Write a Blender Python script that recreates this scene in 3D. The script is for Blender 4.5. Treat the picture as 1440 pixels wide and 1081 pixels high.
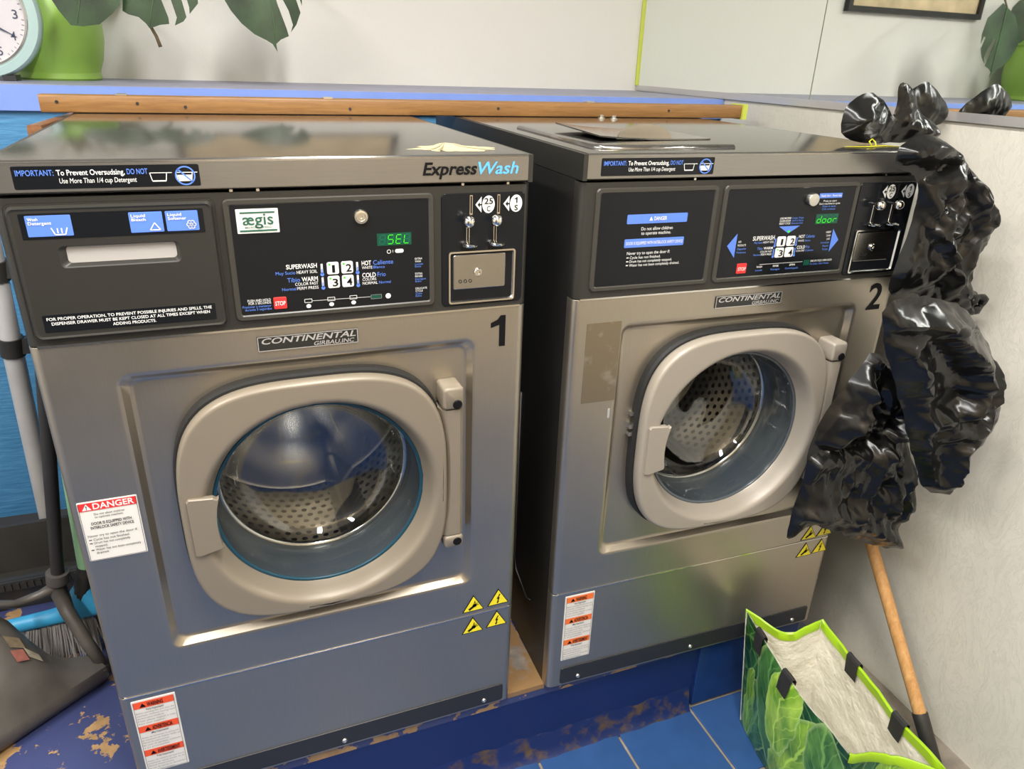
import bpy, bmesh, math, random
from mathutils import Vector, Matrix, noise
from mathutils.geometry import delaunay_2d_cdt

for o in list(bpy.data.objects):
    bpy.data.objects.remove(o)
scn = bpy.context.scene
col = scn.collection
R = math.radians

# ------------------------------------------------------------------ camera
cd = bpy.data.cameras.new('camera'); cam = bpy.data.objects.new('camera', cd); col.objects.link(cam)
cam.location = (0.2505, -1.0252, 1.2153)
cam.rotation_euler = (1.1509, -0.0326, -0.3740)
cd.sensor_width = 36.0; cd.lens = 1019.3 / 1440 * 36; cd.clip_start = 0.02
scn.camera = cam
# ------------------------------------------------------------------ world, lights, exposure
w = bpy.data.worlds.new('world'); scn.world = w; w.use_nodes = True
w.node_tree.nodes['Background'].inputs[0].default_value = (0.9, 0.92, 1.0, 1)
w.node_tree.nodes['Background'].inputs[1].default_value = 0.05
def area(name, loc, sx, sy, watts, colr=(1.0, 0.975, 0.935)):
    l = bpy.data.lights.new(name, 'AREA'); l.shape = 'RECTANGLE'; l.size = sx; l.size_y = sy
    l.energy = watts; l.color = colr
    o = bpy.data.objects.new(name, l); col.objects.link(o); o.location = loc
    return o
for i, (lx, ly) in enumerate([(-0.80, -0.35), (-0.80, -1.2), (0.55, -0.45), (0.55, -1.2)]):
    area('ceiling_tube_light', (lx, ly, 2.27), 0.16, 1.1, 32)
vs = scn.view_settings
vs.view_transform = 'Standard'; vs.look = 'None'; vs.gamma = 1.0; vs.use_curve_mapping = False
vs.exposure = 0.0

# ------------------------------------------------------------------ materials
def srgb(r, g, b):
    f = lambda c: (c / 255 / 12.92) if c / 255 <= 0.04045 else ((c / 255 + 0.055) / 1.055) ** 2.4
    return (f(r), f(g), f(b), 1)
class NT:
    def __init__(s, name):
        s.m = bpy.data.materials.new(name); s.m.use_nodes = True
        s.t = s.m.node_tree; s.n = s.t.nodes; s.b = s.n['Principled BSDF']
    def node(s, typ, **kw):
        x = s.n.new(typ)
        for k, v in kw.items(): setattr(x, k, v)
        return x
    def link(s, a, b): s.t.links.new(a, b)
    def noise(s, scale, detail=4, rough=0.55, stretch=None, coord='Object', dist=0):
        tc = s.node('ShaderNodeTexCoord'); mp = s.node('ShaderNodeMapping')
        if stretch: mp.inputs['Scale'].default_value = stretch
        s.link(tc.outputs[coord], mp.inputs['Vector'])
        nz = s.node('ShaderNodeTexNoise'); nz.inputs['Scale'].default_value = scale
        nz.inputs['Detail'].default_value = detail; nz.inputs['Roughness'].default_value = rough
        nz.inputs['Distortion'].default_value = dist
        s.link(mp.outputs[0], nz.inputs['Vector'])
        return nz.outputs[0]
    def ramp(s, src, stops):
        r = s.node('ShaderNodeValToRGB'); e = r.color_ramp.elements
        while len(e) < len(stops): e.new(0.5)
        for el, (p, c) in zip(e, stops): el.position = p; el.color = c
        s.link(src, r.inputs[0]); return r.outputs[0]
    def mix(s, fac, a, b):
        x = s.node('ShaderNodeMix', data_type='RGBA')
        for sock, v in ((x.inputs[0], fac), (x.inputs[6], a), (x.inputs[7], b)):
            if hasattr(v, 'is_linked'): s.link(v, sock)
            else: sock.default_value = v
        return x.outputs[2]
    def bump(s, src, strength, dist=0.001):
        b = s.node('ShaderNodeBump'); b.inputs['Strength'].default_value = strength; b.inputs['Distance'].default_value = dist
        s.link(src, b.inputs['Height']); s.link(b.outputs[0], s.b.inputs['Normal'])
def mat(name, c, rough=0.5, metal=0.0, bump=None, vary=0.0, vscale=8, spec=None):
    t = NT(name); b = t.b
    b.inputs['Base Color'].default_value = c; b.inputs['Roughness'].default_value = rough; b.inputs['Metallic'].default_value = metal
    if spec is not None: b.inputs['Specular IOR Level'].default_value = spec
    if vary:
        n = t.noise(vscale, 5)
        d = tuple(x * (1 - vary) for x in c[:3]) + (1,); l = tuple(min(1, x * (1 + vary)) for x in c[:3]) + (1,)
        t.link(t.ramp(n, [(0.3, d), (0.7, l)]), b.inputs['Base Color'])
    if bump: t.bump(t.noise(bump[0], 4), bump[1], bump[2] if len(bump) > 2 else 0.001)
    return t.m
def steel(name, c, rough, stretch, bstr):
    t = NT(name); t.b.inputs['Metallic'].default_value = 0.9
    n = t.noise(30, 3, 0.6, stretch); big = t.noise(5, 4)
    t.link(t.ramp(n, [(0.2, tuple(x * 0.9 for x in c[:3]) + (1,)), (0.8, c)]), t.b.inputs['Base Color'])
    rr = t.ramp(big, [(0.3, (rough * 0.85,) * 3 + (1,)), (0.7, (rough * 1.15,) * 3 + (1,))])
    t.link(rr, t.b.inputs['Roughness']); t.bump(n, bstr, 0.0005)
    return t.m
M = {}
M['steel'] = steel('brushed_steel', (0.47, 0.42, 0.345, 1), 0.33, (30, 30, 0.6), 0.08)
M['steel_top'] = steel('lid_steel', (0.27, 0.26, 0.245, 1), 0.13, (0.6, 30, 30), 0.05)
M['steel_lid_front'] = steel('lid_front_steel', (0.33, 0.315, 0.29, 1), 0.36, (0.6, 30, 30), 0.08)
M['drum'] = mat('drum_steel', (0.46, 0.445, 0.42, 1), 0.24, 1.0)
M['chrome'] = mat('chrome', (0.8, 0.78, 0.74, 1), 0.12, 1.0)
M['screw'] = mat('screw_metal', (0.7, 0.68, 0.62, 1), 0.3, 1.0)
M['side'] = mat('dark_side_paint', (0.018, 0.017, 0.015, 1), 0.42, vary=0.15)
M['plastic'] = mat('charcoal_plastic', (0.024, 0.0225, 0.0185, 1), 0.42, bump=(900, 0.25, 0.0004))
M['plastic2'] = mat('charcoal_plastic_rim', (0.042, 0.039, 0.032, 1), 0.36, bump=(900, 0.2, 0.0004))
M['black'] = mat('black_gloss', (0.008, 0.009, 0.011, 1), 0.2, spec=0.25)
M['kick'] = mat('kick_black', (0.022, 0.022, 0.025, 1), 0.4)
M['rubber'] = mat('grey_rubber', (0.075, 0.088, 0.10, 1), 0.16)
M['dark'] = mat('dark_cavity', (0.012, 0.012, 0.012, 1), 0.6)
M['door'] = mat('beige_door_paint', (0.225, 0.190, 0.143, 1), 0.40, 0.1)
M['door2'] = mat('pale_door_paint', (0.315, 0.280, 0.232, 1), 0.40, 0.1)
M['white'] = mat('white_print', (0.8, 0.8, 0.78, 1), 0.5)
M['offwhite'] = mat('white_plastic', (0.44, 0.42, 0.40, 1), 0.45)
M['blue'] = mat('blue_print', (0.10, 0.22, 0.72, 1), 0.45)
M['lblue'] = mat('sky_blue_print', (0.11, 0.42, 0.78, 1), 0.45)
M['ink'] = mat('black_print', (0.006, 0.006, 0.007, 1), 0.5, spec=0.15)
M['greytext'] = mat('grey_print', (0.25, 0.25, 0.25, 1), 0.5)
M['red'] = mat('red_print', (0.72, 0.03, 0.03, 1), 0.45)
M['orange'] = mat('orange_print', (0.82, 0.09, 0.025, 1), 0.45)
M['orange2'] = mat('orange_print_pale', (0.85, 0.17, 0.03, 1), 0.45)
M['yellow'] = mat('yellow_print', (0.87, 0.74, 0.02, 1), 0.45)
M['green'] = mat('green_print', (0.02, 0.11, 0.07, 1), 0.5)
M['paper'] = mat('sticker_paper', (0.74, 0.72, 0.68, 1), 0.45)
M['badge'] = mat('badge_black', (0.02, 0.021, 0.018, 1), 0.3)
def emit(name, c, s):
    t = NT(name); t.b.inputs['Base Color'].default_value = (0, 0, 0, 1)
    t.b.inputs['Emission Color'].default_value = c; t.b.inputs['Emission Strength'].default_value = s
    return t.m
M['led'] = emit('led_green', (0.06, 1.0, 0.02, 1), 1.1)
M['ledoff'] = mat('led_unlit', (0.0, 0.06, 0.035, 1), 0.3)
M['leddim'] = mat('led_unlit_segment', (0.0, 0.14, 0.08, 1), 0.3)
def glassy(name, tint, ior):
    m = bpy.data.materials.new(name); m.use_nodes = True; t = m.node_tree; t.nodes.remove(t.nodes['Principled BSDF'])
    out = t.nodes['Material Output']
    tr = t.nodes.new('ShaderNodeBsdfTransparent'); tr.inputs[0].default_value = tint
    gl = t.nodes.new('ShaderNodeBsdfGlossy'); gl.inputs['Roughness'].default_value = 0.02; gl.inputs[0].default_value = (1, 1, 1, 1)
    lw_ = t.nodes.new('ShaderNodeLayerWeight'); lw_.inputs[0].default_value = 0.5
    pw = t.nodes.new('ShaderNodeMath'); pw.operation = 'POWER'; pw.inputs[1].default_value = 4.0
    fr = t.nodes.new('ShaderNodeMath'); fr.operation = 'MULTIPLY_ADD'; fr.inputs[1].default_value = 0.7; fr.inputs[2].default_value = ior
    t.links.new(lw_.outputs['Facing'], pw.inputs[0]); t.links.new(pw.outputs[0], fr.inputs[0])
    mx = t.nodes.new('ShaderNodeMixShader')
    t.links.new(fr.outputs[0], mx.inputs[0]); t.links.new(tr.outputs[0], mx.inputs[1]); t.links.new(gl.outputs[0], mx.inputs[2])
    t.links.new(mx.outputs[0], out.inputs[0]); return m
M['glass'] = glassy('door_glass', (0.95, 0.965, 0.97, 1), 0.07)
M['wall'] = mat('white_wall_paint', srgb(222, 220, 214), 0.6, bump=(60, 0.25, 0.002))
def plaster():
    t = NT('rough_plaster_paint'); t.b.inputs['Base Color'].default_value = srgb(216, 212, 200); t.b.inputs['Roughness'].default_value = 0.42
    a = t.noise(55, 4); b = t.noise(7, 6, 0.7, (1, 2.2, 1), dist=2.5)
    c = t.ramp(b, [(0.48, (0, 0, 0, 1)), (0.505, (1, 1, 1, 1)), (0.53, (0.1, 0.1, 0.1, 1))])
    t.bump(t.mix(0.35, a, c), 0.35, 0.004); return t.m
M['wallr'] = plaster()
M['wallf'] = mat('warm_wall_paint', srgb(208, 190, 160), 0.6)
M['reflpanel'] = mat('dark_reflect_tone', (0.10, 0.095, 0.09, 1), 0.5)  # tone of the added panel behind the camera
M['ceil'] = mat('ceiling_paint', srgb(222, 220, 214), 0.7)
M['mirror'] = mat('mirror_silver', (0.88, 0.92, 0.88, 1), 0.015, 1.0)
M['trim'] = mat('grey_channel', (0.62, 0.61, 0.60, 1), 0.3, 0.6)
M['lime'] = mat('lime_tape', (0.55, 0.62, 0.08, 1), 0.6)
M['shelf_top'] = mat('shelf_top_dust_sheen', (0.30, 0.31, 0.42, 1), 0.45, vary=0.1)  # greyed for dust, with the wall's grazing reflection put into the colour
M['shelf'] = mat('periwinkle_paint', (0.20, 0.31, 0.74, 1), 0.4, vary=0.06)
M['grout'] = mat('grout', (0.24, 0.21, 0.17, 1), 0.85, vary=0.3, vscale=20)
M['tile'] = mat('blue_tile', (0.026, 0.076, 0.215, 1), 0.28, vary=0.12, vscale=12)
M['tile2'] = mat('navy_tile', (0.010, 0.038, 0.15, 1), 0.25, vary=0.2, vscale=12)
def wood(name, a, b, axis=0, scale=9):
    t = NT(name); st = [14, 14, 14]; st[axis] = 0.8
    n = t.noise(scale, 6, 0.6, tuple(st), dist=0.8); fine = t.noise(scale * 5, 3, 0.6, tuple(st))
    c1 = t.ramp(n, [(0.25, a), (0.75, b)])
    t.link(t.mix(0.25, c1, t.ramp(fine, [(0.3, a), (0.7, b)])), t.b.inputs['Base Color'])
    t.b.inputs['Roughness'].default_value = 0.42; t.bump(fine, 0.1, 0.0006); return t.m
M['board'] = wood('varnished_pine', srgb(112, 76, 38), srgb(158, 116, 66), 0)
M['rail'] = wood('raw_pine', srgb(98, 62, 38), srgb(154, 108, 72), 1)
M['handle'] = wood('ash_handle', srgb(176, 122, 66), srgb(222, 174, 116), 2, 6)
def blue_ply():
    t = NT('blue_painted_plywood'); n = t.noise(12, 6, 0.6, (1.2, 8, 14))
    t.link(t.ramp(n, [(0.3, srgb(62, 122, 168)), (0.7, srgb(84, 148, 194))]), t.b.inputs['Base Color'])
    t.b.inputs['Roughness'].default_value = 0.4; t.bump(n, 0.5, 0.003); return t.m
M['ply'] = blue_ply()
def peeled(name, base, under, lo, hi, scale):
    t = NT(name); n = t.noise(scale, 6, 0.62); v = t.noise(3.0, 4)
    bc = t.ramp(v, [(0.3, tuple(x * 0.75 for x in base[:3]) + (1,)), (0.7, base)])
    msk = t.ramp(n, [(lo, (0, 0, 0, 1)), (hi, (1, 1, 1, 1))])
    uc = t.ramp(t.noise(40, 3), [(0.3, under), (0.7, tuple(min(1, x * 1.5) for x in under[:3]) + (1,))])
    t.link(t.mix(msk, bc, uc), t.b.inputs['Base Color'])
    t.b.inputs['Roughness'].default_value = 0.4; t.bump(msk, 0.4, -0.001); return t.m
M['plat_top'] = peeled('peeling_blue_paint', (0.055, 0.070, 0.19, 1), srgb(150, 120, 82), 0.55, 0.565, 17)
M['plat_front'] = peeled('scuffed_navy_paint', (0.008, 0.024, 0.13, 1), srgb(88, 70, 52), 0.70, 0.78, 13)
M['grime'] = peeled('grimy_base', (0.009, 0.024, 0.12, 1), srgb(74, 60, 46), 0.50, 0.66, 24)
M['gapwood'] = peeled('worn_bare_wood', srgb(150, 118, 80), srgb(120, 112, 104), 0.5, 0.62, 14)
def plastic_bag():
    t = NT('black_bin_liner'); t.b.inputs['Base Color'].default_value = (0.006, 0.006, 0.006, 1)
    t.b.inputs['Roughness'].default_value = 0.21; t.b.inputs['Specular IOR Level'].default_value = 0.42
    tc = t.node('ShaderNodeTexCoord'); nz = t.node('ShaderNodeTexNoise'); nz.noise_type = 'RIDGED_MULTIFRACTAL'
    nz.inputs['Scale'].default_value = 24; nz.inputs['Detail'].default_value = 5; nz.inputs['Roughness'].default_value = 0.55; nz.inputs['Distortion'].default_value = 0.6
    t.link(tc.outputs['Object'], nz.inputs['Vector']); t.bump(nz.outputs[0], 0.55, 0.0035); return t.m
M['liner'] = plastic_bag()
M['pot'] = mat('green_pot', srgb(148, 190, 82), 0.35)
def leafmat():
    t = NT('monstera_leaf'); n = t.noise(14, 4)
    t.link(t.ramp(n, [(0.3, srgb(24, 42, 28)), (0.7, srgb(50, 80, 46))]), t.b.inputs['Base Color'])
    t.b.inputs['Roughness'].default_value = 0.35; return t.m
M['leaf'] = leafmat()
M['stem'] = mat('plant_stem', srgb(104, 88, 62), 0.6, vary=0.3)
M['vein'] = mat('leaf_vein', srgb(74, 104, 62), 0.5)
M['teal'] = mat('pale_teal_enamel', srgb(172, 198, 196), 0.35)
M['face'] = mat('clock_face', srgb(206, 202, 206), 0.4)
M['clockink'] = mat('clock_ink', srgb(62, 72, 96), 0.4)
M['alu'] = mat('aluminium_pole', (0.52, 0.51, 0.50, 1), 0.35, 0.1, vary=0.08)
M['blackp'] = mat('dusty_black_plastic', (0.028, 0.026, 0.023, 1), 0.5, vary=0.35, vscale=7)
M['pan'] = mat('worn_dustpan_plastic', (0.088, 0.079, 0.069, 1), 0.42, vary=0.35, vscale=9)
M['brooms'] = mat('sky_blue_plastic', srgb(60, 158, 206), 0.4)
M['bristle'] = mat('grey_bristle', srgb(158, 154, 152), 0.7)
M['mint'] = mat('mint_pole', srgb(150, 196, 150), 0.4, vary=0.15)
M['powder'] = mat('cream_powder', srgb(176, 166, 130), 0.9, bump=(300, 0.6, 0.002))
M['poly'] = mat('white_woven_plastic', srgb(232, 228, 214), 0.3, bump=(20, 0.9, 0.012))
M['pipe'] = mat('lime_piping', srgb(150, 190, 28), 0.35)
M['web'] = mat('black_webbing', (0.016, 0.016, 0.016, 1), 0.7)
M['sticker_red'] = mat('faded_red_sticker', srgb(140, 84, 74), 0.6, vary=0.2, vscale=60)
M['sticker_yellow'] = mat('faded_yellow_sticker', srgb(160, 142, 76), 0.6, vary=0.25, vscale=60)
M['sticker_art'] = mat('worn_sticker', srgb(118, 104, 82), 0.6, vary=0.3, vscale=60)
M['sticker_powder'] = mat('pale_worn_sticker', srgb(160, 150, 130), 0.6, vary=0.25, vscale=60)
M['frame'] = mat('black_frame', (0.012, 0.012, 0.012, 1), 0.3)
M['art'] = mat('sepia_print', srgb(206, 186, 150), 0.6, vary=0.25, vscale=10)
M['ytie'] = mat('yellow_tie', srgb(214, 206, 40), 0.4)

# ------------------------------------------------------------------ mesh helpers
class MB:
    def __init__(s): s.v = []; s.f = []
    def add(s, vs, fs):
        k = len(s.v); s.v += [tuple(v) for v in vs]; s.f += [tuple(i + k for i in f) for f in fs]; return s
    def box(s, x0, x1, y0, y1, z0, z1):
        return s.add([(x0, y0, z0), (x1, y0, z0), (x1, y1, z0), (x0, y1, z0), (x0, y0, z1), (x1, y0, z1), (x1, y1, z1), (x0, y1, z1)],
                     [(0, 3, 2, 1), (4, 5, 6, 7), (0, 1, 5, 4), (1, 2, 6, 5), (2, 3, 7, 6), (3, 0, 4, 7)])
    def loops(s, L, cap0=False, cap1=False, closed=True):
        n = len(L[0]); k = len(s.v)
        for l in L: s.v += [tuple(p) for p in l]
        for i in range(len(L) - 1):
            a = k + i * n; b = a + n
            for j in range(n if closed else n - 1):
                q = (j + 1) % n; s.f.append((a + j, a + q, b + q, b + j))
        if cap0: s.f.append(tuple(k + j for j in reversed(range(n))))
        if cap1: s.f.append(tuple(k + (len(L) - 1) * n + j for j in range(n)))
        return s
    def slab(s, x0, x1, z0, z1, yf, yb, r=0.004, bev=0.0015, k=5):
        """rounded plate facing -y: front yf, back yb"""
        return s.loops([rr(x0, x1, z0, z1, r, yb, k), rr(x0, x1, z0, z1, r, yf + bev, k),
                        rr(x0 + bev * 0.4, x1 - bev * 0.4, z0 + bev * 0.4, z1 - bev * 0.4, r, yf + bev * 0.3, k),
                        rr(x0 + bev, x1 - bev, z0 + bev, z1 - bev, max(r - bev, 0.0004), yf, k)], cap1=True)
    def flat(s, poly, y):
        k = len(s.v); s.v += [(x, y, z) for x, z in poly]; s.f.append(tuple(range(k, k + len(poly)))); return s
    def rect(s, x0, x1, z0, z1, y): return s.flat([(x0, z0), (x1, z0), (x1, z1), (x0, z1)], y)
    def disc(s, cx, cz, rx, rz, y, n=24): return s.flat([(cx + rx * math.cos(a), cz + rz * math.sin(a)) for a in [i * 2 * math.pi / n for i in range(n)]], y)
    def ring(s, cx, cz, r0, r1, y, n=28, sx=1.0):
        A = [i * 2 * math.pi / n for i in range(n)]
        return s.loops([[(cx + r * sx * math.cos(a), y, cz + r * math.sin(a)) for a in A] for r in (r1, r0)])
    def line(s, x0, z0, x1, z1, wd, y):
        d = Vector((x1 - x0, z1 - z0)); d.normalize(); n = Vector((-d.y, d.x)) * wd / 2
        return s.flat([(x0 - n.x, z0 - n.y), (x1 - n.x, z1 - n.y), (x1 + n.x, z1 + n.y), (x0 + n.x, z0 + n.y)], y)
    def tube(s, pts, rad, n=12, caps=True):
        P = [Vector(p) for p in pts]; rad = rad if isinstance(rad, (list, tuple)) else [rad] * len(P); L = []
        up = Vector((0.31, 0.17, 0.93))
        for i, p in enumerate(P):
            d = (P[min(i + 1, len(P) - 1)] - P[max(i - 1, 0)]).normalized()
            a = d.cross(up)
            if a.length < 0.05: a = d.cross(Vector((1, 0, 0)))
            a.normalize(); b = d.cross(a)
            L.append([p + (a * math.cos(t) + b * math.sin(t)) * rad[i] for t in [j * 2 * math.pi / n for j in range(n)]])
        return s.loops(L, caps, caps)
    def lathe_z(s, cx, cy, prof, n=48, cap0=False, cap1=False):
        return s.loops([[(cx + r * math.cos(t), cy + r * math.sin(t), z) for t in [j * 2 * math.pi / n for j in range(n)]] for r, z in prof], cap0, cap1)
    def lathe_y(s, cx, cz, prof, n=64, cap0=False, cap1=False):
        return s.loops([[(cx + r * math.cos(t), y, cz + r * math.sin(t)) for t in [j * 2 * math.pi / n for j in range(n)]] for r, y in prof], cap0, cap1)
    def build(s, name, m, parent=None, smooth=False, ang=None):
        me = bpy.data.meshes.new(name); me.from_pydata(s.v, [], s.f)
        bm = bmesh.new(); bm.from_mesh(me)
        bmesh.ops.recalc_face_normals(bm, faces=bm.faces[:]); bm.to_mesh(me); bm.free()
        me.materials.append(M[m] if isinstance(m, str) else m)
        o = bpy.data.objects.new(name, me); col.objects.link(o)
        if parent: o.parent = parent
        if smooth:
            for p in me.polygons: p.use_smooth = True
            if ang: me.set_sharp_from_angle(angle=R(ang))
        return o
def rr(x0, x1, z0, z1, r, y, k=5, m=0):
    """rounded rectangle loop; m extra points along every straight side"""
    C = []
    for cx, cz, a0 in ((x0 + r, z0 + r, 180), (x1 - r, z0 + r, 270), (x1 - r, z1 - r, 0), (x0 + r, z1 - r, 90)):
        C.append([(cx + r * math.cos(R(a0 + 90 * j / (k - 1))), y, cz + r * math.sin(R(a0 + 90 * j / (k - 1)))) for j in range(k)])
    P = []
    for i in range(4):
        P += C[i]; a, b = C[i][-1], C[(i + 1) % 4][0]
        P += [(a[0] + (b[0] - a[0]) * q / (m + 1), y, a[2] + (b[2] - a[2]) * q / (m + 1)) for q in range(1, m + 1)]
    return P
def tag(o, label, cat, group=None, kind=None):
    if label: o['label'] = label
    if cat: o['category'] = cat
    if group: o['group'] = group
    if kind: o['kind'] = kind
    return o
def struct(o): o['kind'] = 'structure'; return o
def empty(name, loc=(0, 0, 0), rz=0.0):
    o = bpy.data.objects.new(name, None); col.objects.link(o); o.location = loc; o.rotation_euler = (0, 0, rz); o.empty_display_size = 0.05; return o

# ---- lettering: text outline -> flat mesh fitted to a box
_cache = {}
def raw_text(s, bold):
    key = (s, bold)
    if key in _cache: return _cache[key]
    cu = bpy.data.curves.new('t', 'FONT'); cu.body = s; cu.size = 1.0; cu.offset = bold; cu.resolution_u = 3
    ob = bpy.data.objects.new('t', cu); col.objects.link(ob)
    me = bpy.data.meshes.new_from_object(ob.evaluated_get(bpy.context.evaluated_depsgraph_get()))
    v = [(p.co.x, p.co.y) for p in me.vertices]; f = [tuple(p.vertices) for p in me.polygons]
    bpy.data.objects.remove(ob); bpy.data.curves.remove(cu); bpy.data.meshes.remove(me)
    _cache[key] = (v, f); return v, f
CAP = None
def one(mb, x0, x1, z0, h, y):
    w_ = x1 - x0; z1 = z0 + h
    mb.flat([(x0 + w_ * .58, z0), (x1, z0), (x1, z1), (x0 + w_ * .66, z1), (x0 + w_ * .45, z1 - h * .13), (x0, z1 - h * .22), (x0, z1 - h * .38), (x0 + w_ * .58, z1 - h * .30)], y)
def text(mb, s, x0, x1, zb, h, y, bold=0.0, shear=0.0, slope=0.0):
    """fit string s between x0 and x1, baseline zb, capital height h, on plane y"""
    global CAP
    if CAP is None: CAP = max(p[1] for p in raw_text('H', 0.0)[0])
    v, f = raw_text(s, bold)
    if not v: return
    k = h / CAP; v = [(a + shear * b, b) for a, b in v]
    xa = min(p[0] for p in v); xb = max(p[0] for p in v); kx = (x1 - x0) / (xb - xa)
    mb.add([(x0 + (a - xa) * kx, y, zb + b * k + slope * (a - xa) * kx) for a, b in v], f)
EPS = 0.0007
def sticker(parent, name, rect, y, m, items, r=0.0015, thick=0.0008):
    """thin plate with printed layers; items = list of (part name, material, fn(mb, y))"""
    x0, x1, z0, z1 = rect
    p = MB().slab(x0, x1, z0, z1, y - thick, y + 0.0002, r, 0.0003, 4).build(name, m, parent)
    for i, (nm, mm, fn) in enumerate(items):
        mb = MB(); fn(mb, y - thick - EPS * (1 + (0.3 * i if nm != 'header_bar' else 0)))
        o = mb.build(nm, mm, p)
        if mm == 'greytext' or (name == 'detergent_notice' and nm == 'lettering'): o['kind'] = 'stuff'
    return p

# ------------------------------------------------------------------ room shell
FZ = -0.21                         # shop floor, below the washers' platform (z = 0)
def wall_x(y): return 1.69 + 0.03 * y
def back_y(x): return 1.49 + (1.735 - x) * 0.03
def shelf_y(x): return 0.955 + (1.72 - x) * 0.056
XL, YF, ZC = -1.9, -1.82, 2.32
floor = struct(MB().box(XL, 1.9, YF, 0.1, FZ - 0.06, FZ - 0.004).build('floor', 'grout'))
TS = 0.2025
tile_me = None
tiles = 0
for i in range(-14, 4):
    for j in range(9):
        x0 = 0.9665 + i * TS; y1 = 0.008 - j * TS
        if x0 + TS > 1.74 or x0 < XL - 0.1: 
            if x0 > 1.55 or x0 < XL - 0.1: continue
        if tile_me is None:
            g = 0.0035
            t = MB().loops([[(g, -TS + g, -0.006), (TS - g, -TS + g, -0.006), (TS - g, -g, -0.006), (g, -g, -0.006)],
                            [(g, -TS + g, -0.0012), (TS - g, -TS + g, -0.0012), (TS - g, -g, -0.0012), (g, -g, -0.0012)],
                            [(g + .0015, -TS + g + .0015, 0), (TS - g - .0015, -TS + g + .0015, 0), (TS - g - .0015, -g - .0015, 0), (g + .0015, -g - .0015, 0)]], False, True).build('tile', 'tile', floor)
            tile_me = t.data; t.location = (x0, y1, FZ)
        else:
            t = bpy.data.objects.new('tile', tile_me); col.objects.link(t); t.parent = floor; t.location = (x0, y1, FZ)
        tiles += 1
struct(MB().box(XL, 2.0, YF, 1.7, ZC, ZC + 0.06).build('ceiling', 'ceil'))
# back wall, shelf along it and plywood below
xa, xb = XL, 1.80
struct(MB().add([(xa, back_y(xa), -0.25), (xb, back_y(xb), -0.25), (xb, back_y(xb) + 0.08, -0.25), (xa, back_y(xa) + 0.08, -0.25),
                 (xa, back_y(xa), ZC), (xb, back_y(xb), ZC), (xb, back_y(xb) + 0.08, ZC), (xa, back_y(xa) + 0.08, ZC)],
                [(0, 1, 5, 4), (1, 2, 6, 5), (2, 3, 7, 6), (3, 0, 4, 7), (4, 5, 6, 7)]).build('wall_back', 'wall'))
sh = struct(empty('shelf_ledge'))
def prism(mb, pts_bottom, z0, z1):
    n = len(pts_bottom)
    return mb.loops([[(x, y, z0) for x, y in pts_bottom], [(x, y, z1) for x, y in pts_bottom]], True, True)
xe = 1.715
prism(MB(), [(xa, shelf_y(xa) + 0.001), (xe, shelf_y(xe) + 0.001), (xe, back_y(xe)), (xa, back_y(xa))], 1.112, 1.13).build('shelf_top', 'shelf_top', sh)
prism(MB(), [(xa, shelf_y(xa) - 0.018), (xe, shelf_y(xe) - 0.018), (xe, shelf_y(xe)), (xa, shelf_y(xa))], 1.074, 1.129).build('shelf_front', 'shelf', sh)
lw = struct(prism(MB(), [(xa, shelf_y(xa) - 0.004), (xe, shelf_y(xe) - 0.004), (xe, shelf_y(xe) + 0.05), (xa, shelf_y(xa) + 0.05)], 0.0, 1.074).build('wall_lower_back', 'ply'))
# right wall: solid lower part, mirrors above
yb_, yf_ = 1.55, YF
struct(prism(MB(), [(wall_x(yf_), yf_), (wall_x(yf_) + 0.1, yf_), (wall_x(yb_) + 0.1, yb_), (wall_x(yb_), yb_)], FZ - 0.05, ZC).build('wall_right', 'wallr'))
def channel(y0, y1):
    return prism(MB(), [(wall_x(y0) - 0.007, y0), (wall_x(y0) + 0.004, y0), (wall_x(y1) + 0.004, y1), (wall_x(y1) - 0.007, y1)], 1.131, 1.149)
struct(channel(-1.6, 1.485).build('trim_1', 'trim'))
def mirror_panel(y0, y1, label):
    o = prism(MB(), [(wall_x(y0) - 0.005, y0), (wall_x(y0), y0), (wall_x(y1), y1), (wall_x(y1) - 0.005, y1)], 1.147, 2.05).build('mirror', 'mirror')
    return tag(o, label, 'mirror', 'wall mirrors on the right wall')
mirror_panel(0.566, 1.475, 'frameless wall mirror panel meeting the back wall, reflecting only white wall')
mirror_panel(-0.66, 0.562, 'frameless wall mirror panel reflecting the green plant pot and a black picture frame')
struct(prism(MB(), [(wall_x(1.48) - 0.012, 1.482), (wall_x(1.48) - 0.004, 1.476), (wall_x(1.48) + 0.001, 1.49), (wall_x(1.48) - 0.01, 1.49)], 1.149, 2.05).build('trim_2', 'lime'))
struct(MB().box(XL - 0.08, XL, YF, 1.75, FZ - 0.05, ZC).build('wall_left', 'wall'))
struct(MB().box(XL, 1.9, YF - 0.08, YF, FZ - 0.05, ZC).build('wall_front', 'wallf'))
struct(MB().box(-1.15, 0.12, YF - 0.01, YF + 0.03, FZ, 1.78).build('dark_reflect_panel', M['reflpanel']))  # added unseen dark panel, darkens the left side of the steel's reflection
# platform the washers stand on
PF = 0.012
plat = struct(empty('platform'))
MB().box(XL, 1.468, PF, 1.02, -0.03, 0.0).build('platform_top', 'plat_top', plat)
MB().box(XL, 1.468, PF + 0.001, 1.02, FZ, -0.03).build('platform_face', 'plat_front', plat)
MB().box(0.692, 0.775, PF + 0.03, 0.9, 0.0, 0.0012).build('bare_wood_strip', 'gapwood', plat)
MB().box(0.690, 0.774, PF - 0.0012, PF + 0.03, -0.011, 0.0016).build('chipped_edge', 'gapwood', plat)
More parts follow.
